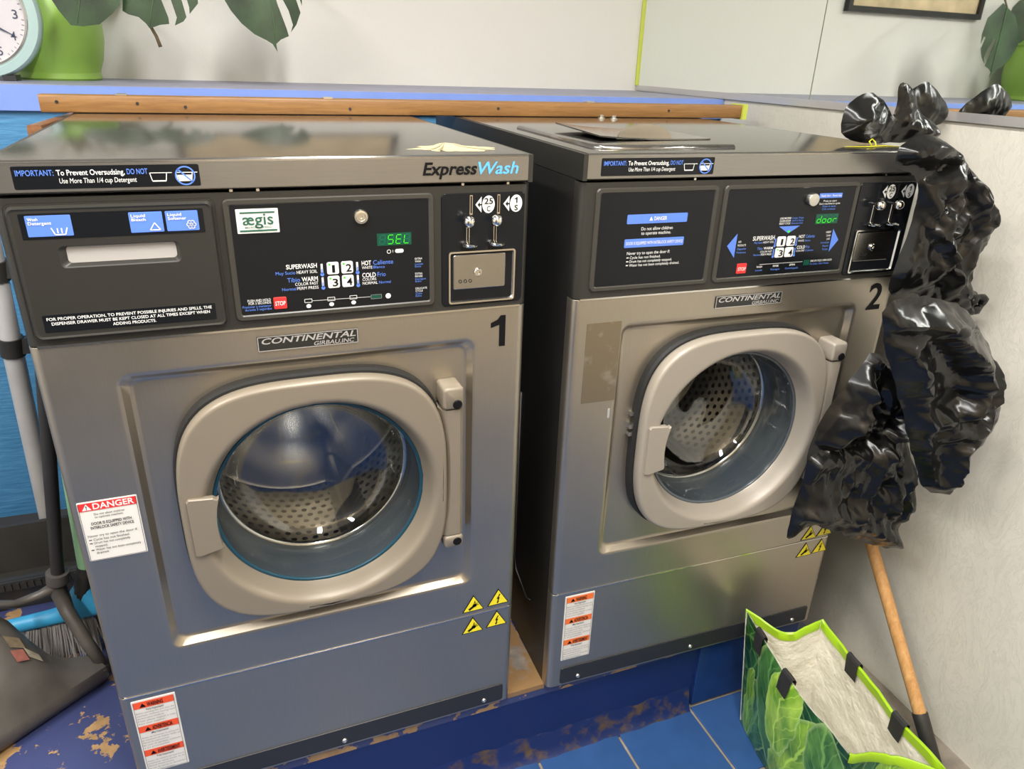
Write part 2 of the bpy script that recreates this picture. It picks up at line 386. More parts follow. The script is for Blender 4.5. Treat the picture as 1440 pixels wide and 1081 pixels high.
# grimy coved base at the foot of the platform face
mb = MB(); L = []
rng = random.Random(3)
for i in range(70):
    x = 0.1 + i * (1.165 - 0.1) / 69
    q = 0.006 * noise.noise(Vector((x * 23, 0, 0)))
    L.append([(x, PF + 0.001, -0.150 + q * 2), (x, PF - 0.003, -0.165 + q), (x, PF - 0.008 + q * .3, -0.19), (x, PF - 0.016 + q * .5, FZ + 0.003), (x, PF - 0.022 + q, FZ - 0.002)])
mb.loops(L, closed=False).build('grimy_base', 'grime', plat, True)
for k in range(2):
    x0 = 1.176 + k * TS
    x1 = min(x0 + TS - 0.006, 1.467)
    MB().slab(x0, x1, FZ + 0.004, -0.004, PF - 0.006, PF + 0.0015, 0.002, 0.0015, 3).build('tile', 'tile2', plat)

# ------------------------------------------------------------------ washing machines
ZM, ZS, ZLB, ZL, W = 0.8604, 0.2485, 1.0506, 1.0916, 0.69
def wrap_loops(x0, x1, z0, z1, k, d=0.013, m=0):
    """front sheet whose left and right edges roll back by radius d"""
    L = [rr(x0, x1, z0, z1, 0.0006, d + 0.012, k, m)]
    for a in (0, 22, 45, 68, 90):
        t = R(a); L.append(rr(x0 + d * (1 - math.cos(t)), x1 - d * (1 - math.cos(t)), z0, z1, 0.0006, d * (1 - math.sin(t)), k, m))
    L.append(rr(x0 + d + .002, x1 - d - .002, z0 + .002, z1 - .002, 0.0006, 0.0, k, m))
    L.append(rr(x0 + d + .004, x1 - d - .004, z0 + .004, z1 - .004, 0.0006, 0.0, k, m))
    return L
def wrap_panel(x0, x1, z0, z1, k=6):
    return MB().loops(wrap_loops(x0, x1, z0, z1, k), cap1=True)
DCX, DCZ = 0.346, 0.575            # door body centre
GCX, GCZ = 0.350, 0.566            # glass centre
def superell(cx, cz, a, b, n, y, N):
    P = []
    for i in range(N):
        t = 2 * math.pi * i / N; c, s = math.cos(t), math.sin(t)
        P.append((cx + a * math.copysign(abs(c) ** (2 / n), c), y, cz + b * math.copysign(abs(s) ** (2 / n), s)))
    return P
def cring(cx, cz, r, y, ref):
    """circle sampled at the directions of a reference loop"""
    out = []
    for (x, _, z) in ref:
        a = math.atan2(z - cz, x - cx); out.append((cx + r * math.cos(a), y, cz + r * math.sin(a)))
    return out
def drum_mesh():
    mb = MB(); r = 0.235; cx, cz = GCX, GCZ; n = 72; rows = 15; y0, y1 = 0.115, 0.425
    dth = 2 * math.pi / n; dy = (y1 - y0) / rows
    P = lambda th, y: (cx + r * math.cos(th), y, cz + r * math.sin(th))
    for j in range(rows):
        for i in range(n):
            off = 0.5 * (j % 2); c = (i + off + 0.5) * dth; yc = y0 + (j + 0.5) * dy
            corners = []
            for m in range(8):
                a = m * math.pi / 4
                ox, oy = math.cos(a), math.sin(a); mx = max(abs(ox), abs(oy))
                corners.append((c + ox / mx * dth / 2, yc + oy / mx * dy / 2))
            hole = [(c + math.cos(m * math.pi / 4) * 0.0058 / r, yc + math.sin(m * math.pi / 4) * 0.0058) for m in range(8)]
            k = len(mb.v); mb.v += [P(*q) for q in corners] + [P(*q) for q in hole]
            for m in range(8):
                q = (m + 1) % 8; mb.f.append((k + m, k + q, k + 8 + q, k + 8 + m))
    return mb
_shared = {}
def shared(key, parent, name, make, m, smooth=False, ang=None):
    """same mesh data for both washers"""
    if key in _shared:
        o = bpy.data.objects.new(name, _shared[key]); col.objects.link(o); o.parent = parent; return o
    o = make().build(name, m, parent, smooth, ang); _shared[key] = o.data; return o

def important_label(root):
    y = -0.003
    def wht(mb, y):
        text(mb, 'To Prevent Oversudsing,', 0.0755, 0.148, 1.0735, 0.0062, y, 0.012)
        text(mb, 'Use More Than 1/4 cup Detergent', 0.077, 0.160, 1.0643, 0.0058, y, 0.0, 0.1)
        for cx in (0.186, 0.2155):       # scoop outlines
            x0, x1 = cx - 0.0105, cx + 0.0085
            mb.line(x0, 1.0745, x0 + 0.002, 1.0647, 0.0009, y); mb.line(x1, 1.0745, x1 - 0.0015, 1.0647, 0.0009, y)
            mb.line(x0 + 0.002, 1.0647, x1 - 0.0015, 1.0647, 0.0016, y); mb.line(x0, 1.0745, x1 + 0.006, 1.0745, 0.0008, y)
        mb.flat([(0.2065, 1.0715), (0.2235, 1.0715), (0.2220, 1.0655), (0.2080, 1.0655)], y)
    def blu(mb, y):
        text(mb, 'IMPORTANT:', 0.0335, 0.0725, 1.0735, 0.0064, y, 0.012)
        text(mb, 'DO NOT', 0.1505, 0.1735, 1.0735, 0.0064, y, 0.012)
    def ban(mb, y): mb.ring(0.2155, 1.0706, 0.0100, 0.0118, y); mb.line(0.2075, 1.0785, 0.2235, 1.0627, 0.0018, y)
    return sticker(root, 'detergent_notice', (0.0295, 0.2325, 1.0575, 1.0845), y, 'black',
                   [('lettering', 'white', wht), ('lettering', 'blue', blu), ('prohibition_sign', 'blue', ban)], 0.002)
def tri(mb, cx, cz, s, y): mb.flat([(cx - s, cz - s * 0.6), (cx + s, cz - s * 0.6), (cx, cz + s * 1.1)], y)
def shock_triangle(root, cx, cz, bolt):
    s = 0.0215
    p = MB().loops([[(cx - s, -0.0008, cz - s * 0.62), (cx + s, -0.0008, cz - s * 0.62), (cx, -0.0008, cz + s * 1.12)],
                    [(cx - s, 0.0002, cz - s * 0.62), (cx + s, 0.0002, cz - s * 0.62), (cx, 0.0002, cz + s * 1.12)]], True, True).build('warning_triangle', 'ink', root)
    mb = MB(); tri(mb, cx, cz, s * 0.90, -0.0012); mb.build('yellow_field', 'yellow', p)
    mb = MB(); y = -0.0016
    if bolt:
        mb.flat([(cx + .002, cz + .012), (cx - .0035, cz + .001), (cx - .0005, cz + .001), (cx - .002, cz - .006), (cx - .0035, cz - .005), (cx - .0015, cz - .0105), (cx + .0022, cz - .0045), (cx + .0003, cz - .0052), (cx + .003, cz + .004), (cx + .0005, cz + .004), (cx + .004, cz + .011)], y)
    else:
        mb.line(cx - .009, cz - .008, cx + .001, cz - .001, .005, y); mb.disc(cx + .002, cz, .0045, .004, y, 10)
        for a in (0.15, 0.7, 1.25): mb.line(cx + .002, cz, cx + .002 + .009 * math.cos(a), cz + .008 * math.sin(a), .0014, y)
        mb.line(cx + .001, cz + .004, cx + .003, cz + .011, .0016, y)
    mb.build('symbol', 'ink', p)
def warning_sheet(root, x0, x1, z0, z1, om):
    h = (z1 - z0) / 3; wds = ('WARNING', 'ADVERTENCIA', 'AVERTISSEMENT'); sub = ('Very Important!', '¡Muy Importante!', 'Très Important!')
    body = (['Before putting the unit into the', 'machine, without having read', 'the Instructions Handbook.', 'If lost, please request a copy', 'from your supplier.'],
            ['Antes de comenzar la utilización', 'la máquina sin haber leído el', 'Manual de instrucciones.', 'En caso de pérdida, solicítelo', 'a su proveedor.'],
            ['Avant de mettre en marche la', 'machine sans avoir lu le', "Manuel d'instructions.", 'En cas de perte, le demander', 'à votre fournisseur.'])
    m = 0.003
    def bar(i):
        return lambda mb, y: mb.rect(x0 + m, x1 - m, z1 - i * h - 0.015 - (0.002 if i == 0 else 0), z1 - i * h - (0.003 if i == 0 else 0.001), y)
    def blk(mb, y):
        for i in range(3):
            zt = z1 - i * h - (0.002 if i == 0 else 0)
            tri(mb, x0 + 0.0165, zt - 0.0095, 0.0048, y)
            text(mb, wds[i], x0 + 0.023, x0 + (0.047, 0.054, 0.058)[i], zt - 0.0125, 0.0085, y, 0.02)
            text(mb, sub[i], x0 + 0.02, x1 - 0.02, zt - 0.0205, 0.0038, y, 0.012)
        for a, b, c, d in ((x0 + m, z0 + m, x1 - m, z0 + m), (x0 + m, z0 + m, x0 + m, z1 - m), (x1 - m, z0 + m, x1 - m, z1 - m)): mb.line(a, b, c, d, .0005, y)
    def gry(mb, y):
        for i in range(3):
            zt = z1 - i * h
            for q, s in enumerate(body[i]): text(mb, s, x0 + 0.0045, (x1 - 0.0045) if q not in (2, 4) else x0 + 0.045, zt - 0.028 - q * 0.0058, 0.0033, y)
    return sticker(root, 'warning_sheet', (x0, x1, z0, z1), 0.0, 'paper', [('header_bar', om, bar(0)), ('header_bar', om, bar(1)), ('header_bar', om, bar(2)), ('lettering', 'ink', blk), ('lettering', 'greytext', gry)])
SEG = {'S': 'acdfg', 'E': 'adefg', 'L': 'def', 'd': 'bcdeg', 'o': 'cdeg', 'r': 'eg', '8': 'abcdefg'}
def seven(mb, ch, x, z, wd, h, y, only=None):
    t = wd * 0.17; sl = 0.14
    S = lambda a, b: (x + a + sl * b, z + b)
    seg = {'a': ((0, h), (wd, h)), 'b': ((wd, h), (wd, h / 2)), 'c': ((wd, h / 2), (wd, 0)), 'd': ((0, 0), (wd, 0)), 'e': ((0, 0), (0, h / 2)), 'f': ((0, h / 2), (0, h)), 'g': ((0, h / 2), (wd, h / 2))}
    for k in SEG[ch]:
        (a, b), (c, d) = seg[k]; p, q = S(a, b), S(c, d); dx, dz = q[0] - p[0], q[1] - p[1]
        mb.line(p[0] + dx * .1, p[1] + dz * .1, p[0] + dx * .9, p[1] + dz * .9, t, y)
def coin_unit(root):
    y = -0.0015
    base = MB().slab(0.549, 0.680, 0.8675, 1.0375, y, 0.002, 0.007, 0.001).build('coin_panel', 'black', root)
    for x in (0.5945, 0.6375): MB().box(x - .0022, x + .0022, y - .001, y + .0005, 1.006, 1.0345).build('coin_slot', 'chrome', base)
    for x in (0.5945, 0.6375): MB().box(x - .0009, x + .0009, y - .0016, y - .0005, 1.0085, 1.033).build('slot_opening', 'ink', base)
    wh = MB(); bk = MB(); yy = y - EPS
    for cx, a, b in ((0.6215, '25', 'C'), (0.6655, '1', 'S')):
        wh.disc(cx, 1.0205, .0098, .0128, yy); x0 = cx - 0.0205
        wh.flat([(x0, 1.0205), (x0 + .0095, 1.009), (x0 + .0095, 1.032)], yy)
        bk.flat([(x0 + .003, 1.0205), (x0 + .0068, 1.0165), (x0 + .0068, 1.0245)], yy - EPS); bk.rect(x0 + .0065, x0 + .0095, 1.0195, 1.0215, yy - EPS)
        if a == '1': one(bk, cx - .0030, cx + .0018, 1.0212, .0085, yy - EPS)
        else: text(bk, a, cx - .0068, cx + .0068, 1.0212, .0085, yy - EPS, .015)
        text(bk, b, cx - .0028, cx + .0028, 1.0105, .0075, yy - EPS, .015)
    wh.build('coin_decal', 'white', base); bk.build('lettering', 'ink', base)
    for x in (0.5895, 0.6325):
        lv = MB().slab(x - .0028, x + .0028, .964, .999, y - .002, y, .002, .0006, 3).build('lever_slot', 'chrome', base)
        MB().box(x - .0012, x + .0012, y - .0026, y - .0015, .967, .99).build('slot_gap', 'ink', lv)
        mb = MB(); mb.tube([(x - .002, y, .9995), (x - .003, y - .016, .9995)], .0026, 10)
        mb.lathe_y(x - .0035, .9995, [(.0001, y - .026)] + [(.0088 * math.cos(R(a)), y - .0175 - .0085 * math.sin(R(a))) for a in range(75, -76, -15)] + [(.0001, y - .009)], 20)
        mb.build('lever_knob', 'chrome', lv, True, 40)
        mb = MB(); mb.lathe_z(x + .001, y - .008, [(.0005, .9615), (.0115, .9615), (.0125, .9635), (.0095, .9655), (.004, .967), (.0005, .967)], 20)
        mb.build('lever_foot', 'chrome', lv, True, 40)
    # coin box: bright recessed tray with door and lock
    bx = MB().loops([rr(.5595, .6665, .8715, .9525, .004, y, 4), rr(.5595, .6665, .8715, .9525, .004, y - .003, 4), rr(.562, .664, .874, .950, .003, y - .003, 4), rr(.566, .657, .8805, .946, .003, y + .010, 4)], cap1=True).build('coin_box', 'chrome', root)
    MB().slab(.5665, .6515, .893, .947, y - .001, y + .009, .003, .0015, 4).build('coin_box_door', 'drum', bx)
    MB().lathe_y(.606, .919, [(.0066, y + .002), (.0066, y - .003), (.0055, y - .0042), (.0030, y - .0042), (.0026, y - .002), (.0001, y - .002)], 20).build('coin_box_lock', 'chrome', bx, True, 40)
    mb = MB()
    for cx in (.578, .586, .594): mb.ring(cx, .906, .0018, .0028, y - .001 - EPS, 12)
    mb.build('lettering', 'kick', bx)
def badge(root):
    x0, x1, z0, z1 = .277, .4195, .8245, .8468
    def pl(mb, y):
        text(mb, 'CONTINENTAL', x0 + .006, x1 - .0035, .8355, .0085, y, .018, .25)
        text(mb, 'GIRBAU.INC', x0 + .078, x1 - .006, .8268, .0060, y, .012, .2)
        for s in ((x0 + .001, z0 + .0008, x1 - .001, z0 + .0008), (x0 + .001, z1 - .0008, x1 - .001, z1 - .0008), (x0 + .001, z0 + .001, x0 + .001, z1 - .001), (x1 - .001, z0 + .001, x1 - .001, z1 - .001)): mb.line(*s, .0011, y)
    sticker(root, 'maker_badge', (x0, x1, z0, z1), 0.0, 'badge', [('lettering', 'trim', pl)], 0.0015, 0.002)

def washer(num, loc, rz, label):
    root = empty('washing_machine', loc, rz); tag(root, label, 'washer', 'coin washing machines')
    D = 0.90; first = num == 1
    # dark cabinet: open at the front
    def cab():
        mb = MB()
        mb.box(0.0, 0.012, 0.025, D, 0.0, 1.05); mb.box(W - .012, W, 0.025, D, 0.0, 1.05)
        mb.box(0.012, W - .012, D - .01, D, 0.0, 1.05); mb.box(.012, W - .012, .03, D - .01, .004, .014); mb.box(.012, W - .012, .03, D - .01, 1.03, 1.045)
        # pressed relief on the sides
        for x0, x1 in ((-.003, .001), (W - .001, W + .003)): mb.box(x0, x1, 0.10, D - .08, .14, .20) if False else None
        return mb
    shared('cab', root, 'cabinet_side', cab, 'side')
    if not first:
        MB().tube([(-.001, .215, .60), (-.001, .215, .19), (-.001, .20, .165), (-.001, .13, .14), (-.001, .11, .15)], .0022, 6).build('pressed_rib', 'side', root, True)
    # front panels
    def lower(): return wrap_panel(0, W, 0.002, ZS - .0012)
    shared('lower', root, 'lower_front_panel', lower, 'steel', True, 30)
    def upper():
        k = 6; m = 22; L = wrap_loops(0, W, ZS + .0012, ZM - .0012, k, m=m)
        rx0, rx1, rz0, rz1 = .0956, .601, .3293, .8069
        L += [rr(rx0 - .009, rx1 + .009, rz0 - .009, rz1 + .009, .024, 0.0, k, m), rr(rx0 - .006, rx1 + .006, rz0 - .006, rz1 + .006, .021, 0.0, k, m), rr(rx0 - .003, rx1 + .003, rz0 - .003, rz1 + .003, .019, 0.0002, k, m), rr(rx0, rx1, rz0, rz1, .016, .0012, k, m), rr(rx0 + .008, rx1 - .008, rz0 + .008, rz1 - .008, .012, .011, k, m),
              rr(rx0 + .012, rx1 - .012, rz0 + .012, rz1 - .012, .01, .0125, k, m), rr(rx0 + .015, rx1 - .015, rz0 + .015, rz1 - .015, .009, .0125, k, m), rr(rx0 + .018, rx1 - .018, rz0 + .018, rz1 - .018, .008, .0125, k, m)]
        ref = L[-1]
        L += [cring(GCX, GCZ, .205, .0125, ref), cring(GCX, GCZ, .190, .0125, ref), cring(GCX, GCZ, .186, .0127, ref), cring(GCX, GCZ, .178, .03, ref)]
        return MB().loops(L)
    shared('upper', root, 'upper_front_panel', upper, 'steel', True, 30)
    shared('seam', root, 'seam_glint', lambda: MB().box(.010, W - .010, -.0012, .006, ZS - .0012, ZS + .0008), 'chrome')  # chrome strip added as the bright highlight along the seam
    kp = shared('kick', root, 'kick_plate', lambda: MB().slab(.030, .673, .007, .050, -.0022, .001, .006, .001, 5), 'kick')
    for x in (.071, .350, .632):
        shared('scr%.2f' % x, kp, 'screw', lambda: MB().lathe_y(x, .019, [(.0052, -.0015), (.0052, -.0035), (.0038, -.0052), (.0016, -.0054), (.0014, -.0042), (.0001, -.0042)], 16), 'screw', True, 40)
    # lid
    lid = empty('lid'); lid.parent = root
    def lidtop():
        mb = MB(); y0, y1 = -.003, D; r = .005; P = []
        prof = [(y1, ZLB + .001), (y1, ZL)] + [(y0 + r - r * math.sin(R(a)), ZL - r + r * math.cos(R(a))) for a in (0, 30, 60, 90)] + [(y0, ZLB + .003), (y0 + .003, ZLB + .001)]
        mb.loops([[(x, y, z) for y, z in prof] for x in (.0072, W - .0072)], True, True); return mb
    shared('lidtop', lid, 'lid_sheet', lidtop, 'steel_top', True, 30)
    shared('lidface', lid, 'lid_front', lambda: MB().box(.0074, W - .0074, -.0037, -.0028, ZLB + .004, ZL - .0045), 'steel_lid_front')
    for x0, x1 in ((0.0, .0072), (W - .0072, W)):
        shared('cap%.3f' % x0, lid, 'lid_end_cap', lambda: MB().box(x0, x1, -.0035, D + .001, ZLB + .0005, ZL - .001), 'plastic')
    mb = MB()
    for x in ((.265, .298, .58, .65) if first else (.2, .6)): MB().box(x, x + .004, -.001, .01, ZLB - .0022, ZLB + .001).build('lid_clip', 'screw', lid)
    important_label(root)
    # control panel
    shared('panel', root, 'control_panel', lambda: wrap_panel(0, W, ZM + .0006, ZLB - .003), 'plastic', True, 30)
    shared('panelline', root, 'panel_edge_strip', lambda: MB().box(.012, W - .012, -.0012, .004, ZM - .0022, ZM + .0006), 'chrome')
    rim_x = (.2535, .538) if first else (.2615, .546)
    def rim(x0, x1, z0, z1, inner=.0085):
        return MB().loops([rr(x0, x1, z0, z1, .008, .001, 5), rr(x0, x1, z0, z1, .008, -.002, 5), rr(x0 + .0015, x1 - .0015, z0 + .0015, z1 - .0015, .007, -.0042, 5), rr(x0 + inner - .002, x1 - inner + .002, z0 + inner - .002, z1 - inner + .002, .004, -.0042, 5), rr(x0 + inner, x1 - inner, z0 + inner, z1 - inner, .003, -.0026, 5)])
    dr = rim(rim_x[0], rim_x[1], .8725, 1.0395).build('display_frame', 'plastic2', root)
    dp = MB().slab(rim_x[0] + .0075, rim_x[1] - .0075, .880, 1.032, -.0028, .0005, .002, .0004, 4).build('display_panel', 'black', root)
    y = -.0028 - EPS; dx = 0.0 if first else .0065
    # display
    dsp = MB().rect(.4535 + dx, .5035 + dx, .9675, .9855, y).build('led_display', 'ledoff', dp)
    wd, h = .0075, .0125
    on, off = MB(), MB()
    word = ' SEL' if first else 'door'
    for i, ch in enumerate(word):
        xx = .4565 + dx + i * .0118
        if ch == ' ': seven(off, '8', xx, .9702, wd, h, y - EPS)
        else:
            seven(off, '8', xx, .9702, wd, h, y - EPS * .6); seven(on, ch, xx, .9702, wd, h, y - EPS * 1.3)
    off.build('unlit_segment', 'leddim', dsp); on.build('lit_segment', 'led', dsp)
    # four selection keys
    kx = (.381, .401) if first else (.3855, .4065)
    kz = (.931, .911); ks = .0165 if first else .0178
    n = 0
    for z in kz:
        for x in kx:
            n += 1
            kk = MB().slab(x, x + ks, z, z + .0175, -.0042, -.002, .0025, .0006, 4).build('selection_key', 'offwhite' if False else 'white', dp)
            mb = MB(); text(mb, str(n), x + ks * (.42 if n == 1 else .38), x + ks * (.66 if n == 1 else .86), z + .003, .0105, -.0042 - EPS, .014)
            mb.build('lettering', 'ink', kk)
            if first or n == 3: MB().disc(x + .0035, z + .0145, .0016, .0014, -.0042 - EPS, 10).build('key_lamp', 'led', kk)
    st = (.305, .3225, .8865, .9035) if first else (.309, .329, .8865, .9045)
    sk = MB().slab(*st, -.004, -.002, .0015, .0005, 3).build('stop_key', 'red', dp)
    mb = MB(); text(mb, 'STOP', st[0] + .0018, st[1] - .0018, .892, .0058, -.004 - EPS, .012); mb.build('lettering', 'white', sk)
    lw_, lb = MB(), MB()
    if first:
        T = lambda mb, s, a, b, z, hh, bo=0.0: text(mb, s, a, b, z, hh, y, bo)
        T(lw_, 'SUPERWASH', .326, .3675, .9422, .0062, .014); T(lb, 'Muy Sucio', .3115, .3375, .9348, .0045); T(lw_, 'HEAVY SOIL', .3395, .3675, .9348, .0045)
        T(lb, 'Tibio', .326, .343, .9235, .0062); T(lw_, 'WARM', .3455, .3675, .9235, .0062, .014); T(lw_, 'COLOR FAST', .336, .3675, .9180, .0042)
        T(lb, 'Normal', .318, .337, .9118, .0042); T(lw_, 'PERM PRESS', .3385, .3675, .9118, .0042)
        T(lw_, 'HOT', .430, .4435, .9410, .0064, .014); T(lb, 'Caliente', .4465, .4755, .9410, .0064); T(lw_, 'WHITE', .430, .445, .9355, .0040); T(lb, 'Blanca', .4465, .463, .9355, .0040)
        T(lw_, 'COLD', .430, .4495, .9232, .0064, .014); T(lb, 'Frio', .452, .464, .9232, .0064); T(lw_, 'COLORS', .430, .450, .9182, .0038); T(lw_, 'NORMAL', .430, .452, .9125, .0040); T(lb, 'Normal', .454, .471, .9125, .0040)
        T(lw_, 'PUSH AND HOLD', .271, .3015, .8995, .0034); T(lw_, 'FOR 3 SECONDS', .272, .3015, .8955, .0034); T(lb, 'Presionar y mantener', .2635, .3015, .8910, .0034); T(lb, 'durante 3 segundos', .2665, .3015, .8868, .0034)
        for q, (a, b, c) in enumerate((('EXTRA', 'WASH', 'Lavado'), ('EXTRA', 'RINSE', 'Enjuague'), ('DELICATE', 'CYCLE', 'Ciclo'))):
            z = .9445 - q * .0225
            T(lw_, a, .508, .508 + .0022 * len(a), z, .0028); T(lw_, b, .508, .508 + .0022 * len(b), z - .004, .0028); T(lb, c, .508, .508 + .002 * len(c), z - .008, .0026); T(lb, 'Extra', .508, .517, z - .0115, .0026)
        for x, z in ((.374, .9385), (.374, .919), (.4235, .938), (.4235, .919)):
            lw_.rect(x - .0014, x + .0014, z - .004, z + .0085, y); lb.rect(x - .0008, x + .0008, z - .006, z + .002, y - EPS); lb.disc(x, z - .0065, .0027, .0027, y - EPS, 12)
        lw_.ring(.470, .9588, .0022, .0030, y, 14); lw_.rect(.4755, .476, .957, .961, y); lw_.slab(.479, .4915, .9562, .9618, y, y + .0003, .0026, .0001, 4)
        lw_.line(.357, .8945, .440, .8937, .0005, y)
        for x in (.352, .384, .4155):
            for s in ((x - .005, .8925, x + .005, .8925), (x - .005, .8975, x + .005, .8975), (x - .005, .8925, x - .005, .8975), (x + .005, .8925, x + .005, .8975)): lw_.line(*s, .0007, y)
            lw_.disc(x, .8872, .0034, .003, y, 14)
        lw_.disc(.4665, .893, .004, .004, y, 16)
        MB().rect(.441, .4565, .8905, .8965, y).build('cycle_lamp', 'ledoff', dp)
        mb = MB()
        for s in ((.441, .8905, .4565, .8905), (.441, .8965, .4565, .8965), (.441, .8905, .441, .8965), (.4565, .8905, .4565, .8965)): mb.line(*s, .0006, y - EPS)
        mb.build('lamp_outline', 'greytext', dp)
        MB().lathe_y(.432, 1.0105, [(.0102, -.002), (.0102, -.006), (.0092, -.0085), (.0060, -.0090), (.0056, -.0075), (.0022, -.0075), (.0018, -.006), (.0001, -.006)], 24).build('key_lock', 'screw', dp, True, 40)
        def aeg(mb, y):
            text(mb, 'ægis', .2765, .3155, 1.0055, .0150, y, .008); mb.rect(.274, .318, 1.0205, 1.0225, y); text(mb, 'MICROBE  SHIELD', .279, .313, 1.0010, .0022, y, .006); mb.rect(.272, .3195, .9965, .9988, y)
        sticker(dp, 'shield_sticker', (.269, .3225, .9940, 1.0262), -.0028, 'paper', [('lettering', 'green', aeg)], .001)
    else:
        T = lambda mb, s, a, b, z, hh, bo=0.0: text(mb, s, a, b, z, hh, y, bo)
        T(lw_, 'SUPERWASH', .333, .3785, .9440, .0072, .014); T(lb, 'Muy Sucio', .337, .355, .9382, .0036); T(lw_, 'HEAVY SOIL', .356, .3785, .9382, .0036)
        T(lb, 'Tibio', .3455, .357, .9270, .0045); T(lw_, 'WARM', .359, .3785, .9270, .0045, .012); T(lw_, 'COLOR FAST', .353, .3785, .9216, .0034); T(lb, 'Normal', .3395, .3545, .9165, .0034); T(lw_, 'PERM PRESS', .3555, .3785, .9165, .0034)
        T(lw_, 'HOT', .431, .444, .9440, .0055, .012); T(lb, 'Caliente', .446, .466, .9440, .0055); T(lw_, 'WHITE', .431, .444, .9375, .0034); T(lb, 'Blanca', .446, .458, .9375, .0034)
        T(lw_, 'COLD', .431, .449, .9248, .0055, .012); T(lb, 'Frio', .451, .459, .9248, .0055); T(lw_, 'COLORS', .431, .449, .9195, .0034); T(lb, 'Colores', .451, .469, .9195, .0034)
        for x, z in ((.3815, .938), (.3815, .919), (.4275, .938), (.4275, .919)):
            lb.rect(x - .0012, x + .0012, z - .005, z + .008, y); lb.disc(x, z - .0055, .0024, .0024, y, 12)
        lb.flat([(.384, .9665), (.4285, .9665), (.4062, .9535)], y); lb.flat([(.2815, .937), (.2995, .958), (.2995, .9155)], y); lb.flat([(.5215, .937), (.5045, .958), (.5045, .9155)], y)
        for q, (a, b) in enumerate((('LOAD MACHINE', 'Cargar Ropa'), ('CLOSE DOOR', 'Cierre la Puerta'), ('SELECT CYCLE', 'Seleccione Ciclo'))):
            T(lw_, a, .383, .4065, .9790 - q * .0046, .0032, .008); T(lb, b, .4085, .4335, .9790 - q * .0046, .0032)
        for q, (a, m_) in enumerate((('ADD', 0), ('PRODUCTS', 0), ('Depositar', 1), ('Productos', 1))): T(lb if m_ else lw_, a, .3035, .3035 + .0021 * len(a), .9415 - q * .0062, .0034)
        for q, (a, m_) in enumerate((('INSERT', 0), ('COINS', 0), ('CARD', 0), ('Introducir', 1), ('Monedas', 1), ('Tarjeta', 1))): T(lb if m_ else lw_, a, .5015 - .0019 * len(a), .5015, .9505 - q * .0062, .0034)
        sticker(dp, 'blue_label', (.4595, .509, 1.0128, 1.0212), -.0028, 'blue', [('lettering', 'white', lambda mb, y: text(mb, 'Ready door - Puerta lista', .462, .5065, 1.0155, .0038, y, .008))], .001)
        for q, (a, m_) in enumerate((('Press to start', 0), ('Start machine in cycle', 0), ('Pulse la tecla', 1), ('Ciclo comienza', 1))):
            wdt = .0022 * len(a) / 2; T(lb if m_ else lw_, a, .4845 - wdt * .95, .4845 + wdt * .95, 1.0065 - q * .0047, .0032)
        lw_.line(.356, .9005, .450, .9005, .0006, y)
        for x, a, b in ((.3565, 'WASH', 'Lavado'), (.392, 'RINSE', 'Enjuague'), (.428, 'SPIN', 'Centrifugado')):
            T(lw_, a, x - .006, x + .006, .8945, .0034, .008); T(lb, b, x - .0012 * len(b), x + .0012 * len(b), .8885, .0032)
        T(lw_, 'END OF CYCLE / OPEN DOOR', .468, .516, .8990, .0034, .006); T(lb, 'Fin Ciclo / Abrir Puerta', .468, .510, .8935, .0034)
        MB().rect(.4525, .4655, .8935, .9035, y).build('cycle_lamp', 'ledoff', dp)
        MB().disc(.4062, .957, .003, .002, y - EPS, 8).build('key_lamp', 'led', dp)
        MB().lathe_y(.4425, 1.0118, [(.0115, -.002), (.0115, -.009), (.0105, -.0112), (.0075, -.0118), (.0001, -.0122)], 28).build('door_button', 'screw', dp, True, 40)
    lw_.build('lettering', 'white', dp)['kind'] = 'stuff'; lb.build('lettering', 'blue', dp)['kind'] = 'stuff'
    coin_unit(root)
    # left side of the panel
    if first:
        d = MB().loops([rr(.0105, .2455, .8675, 1.0415, .009, -.0002, 5), rr(.0125, .2435, .8695, 1.0395, .008, .0006, 5)]).build('drawer_gap', 'dark', root)
        mb = MB(); k = 6
        L = [rr(.0135, .2425, .8705, 1.0385, .008, .004, k), rr(.0135, .2425, .8705, 1.0385, .008, -.003, k), rr(.0160, .2400, .873, 1.036, .007, -.0085, k),
             rr(.0185, .2375, .8755, 1.0335, .006, -.0075, k), rr(.060, .197, .9625, .990, .006, -.0075, k), rr(.0615, .1955, .964, .989, .006, -.0065, k), rr(.068, .192, .9675, .9885, .005, -.0010, k)]
        mb.loops(L); dw = mb.build('dispenser_drawer', 'plastic', root)
        MB().slab(.066, .1935, .966, .9890, -.0012, .0005, .003, .0002, 3).build('drawer_pull', 'offwhite', dw)
        def none(mb, y): pass
        sp = MB().slab(.0265, .2300, .9995, 1.0305, -.0081, -.0065, .001, .0002, 3).build('dispenser_strip', 'black', dw)
        yy = -.0081
        def lab(x0, x1, lines, sym):
            q = MB().slab(x0, x1, 1.0028, 1.0280, yy - .0006, yy, .001, .0002, 3).build('blue_label', 'blue', dw)
            mb = MB(); y2 = yy - .0006 - EPS
            for i, s in enumerate(lines): text(mb, s, x0 + .0025, x0 + .0025 + .0027 * len(s), 1.0220 - i * .0048, .0036, y2, .012)
            sym(mb, x0, x1, y2); mb.build('lettering', 'white', q)
        def tub(mb, x0, x1, y2):
            c = x1 - .014
            for s in ((c - .0085, 1.0130, c - .0055, 1.0048), (c - .0055, 1.0048, c + .0055, 1.0048), (c + .0085, 1.0130, c + .0055, 1.0048), (c - .0022, 1.0065, c - .0022, 1.0125), (c + .0022, 1.0065, c + .0022, 1.0125)): mb.line(*s, .0014, y2)
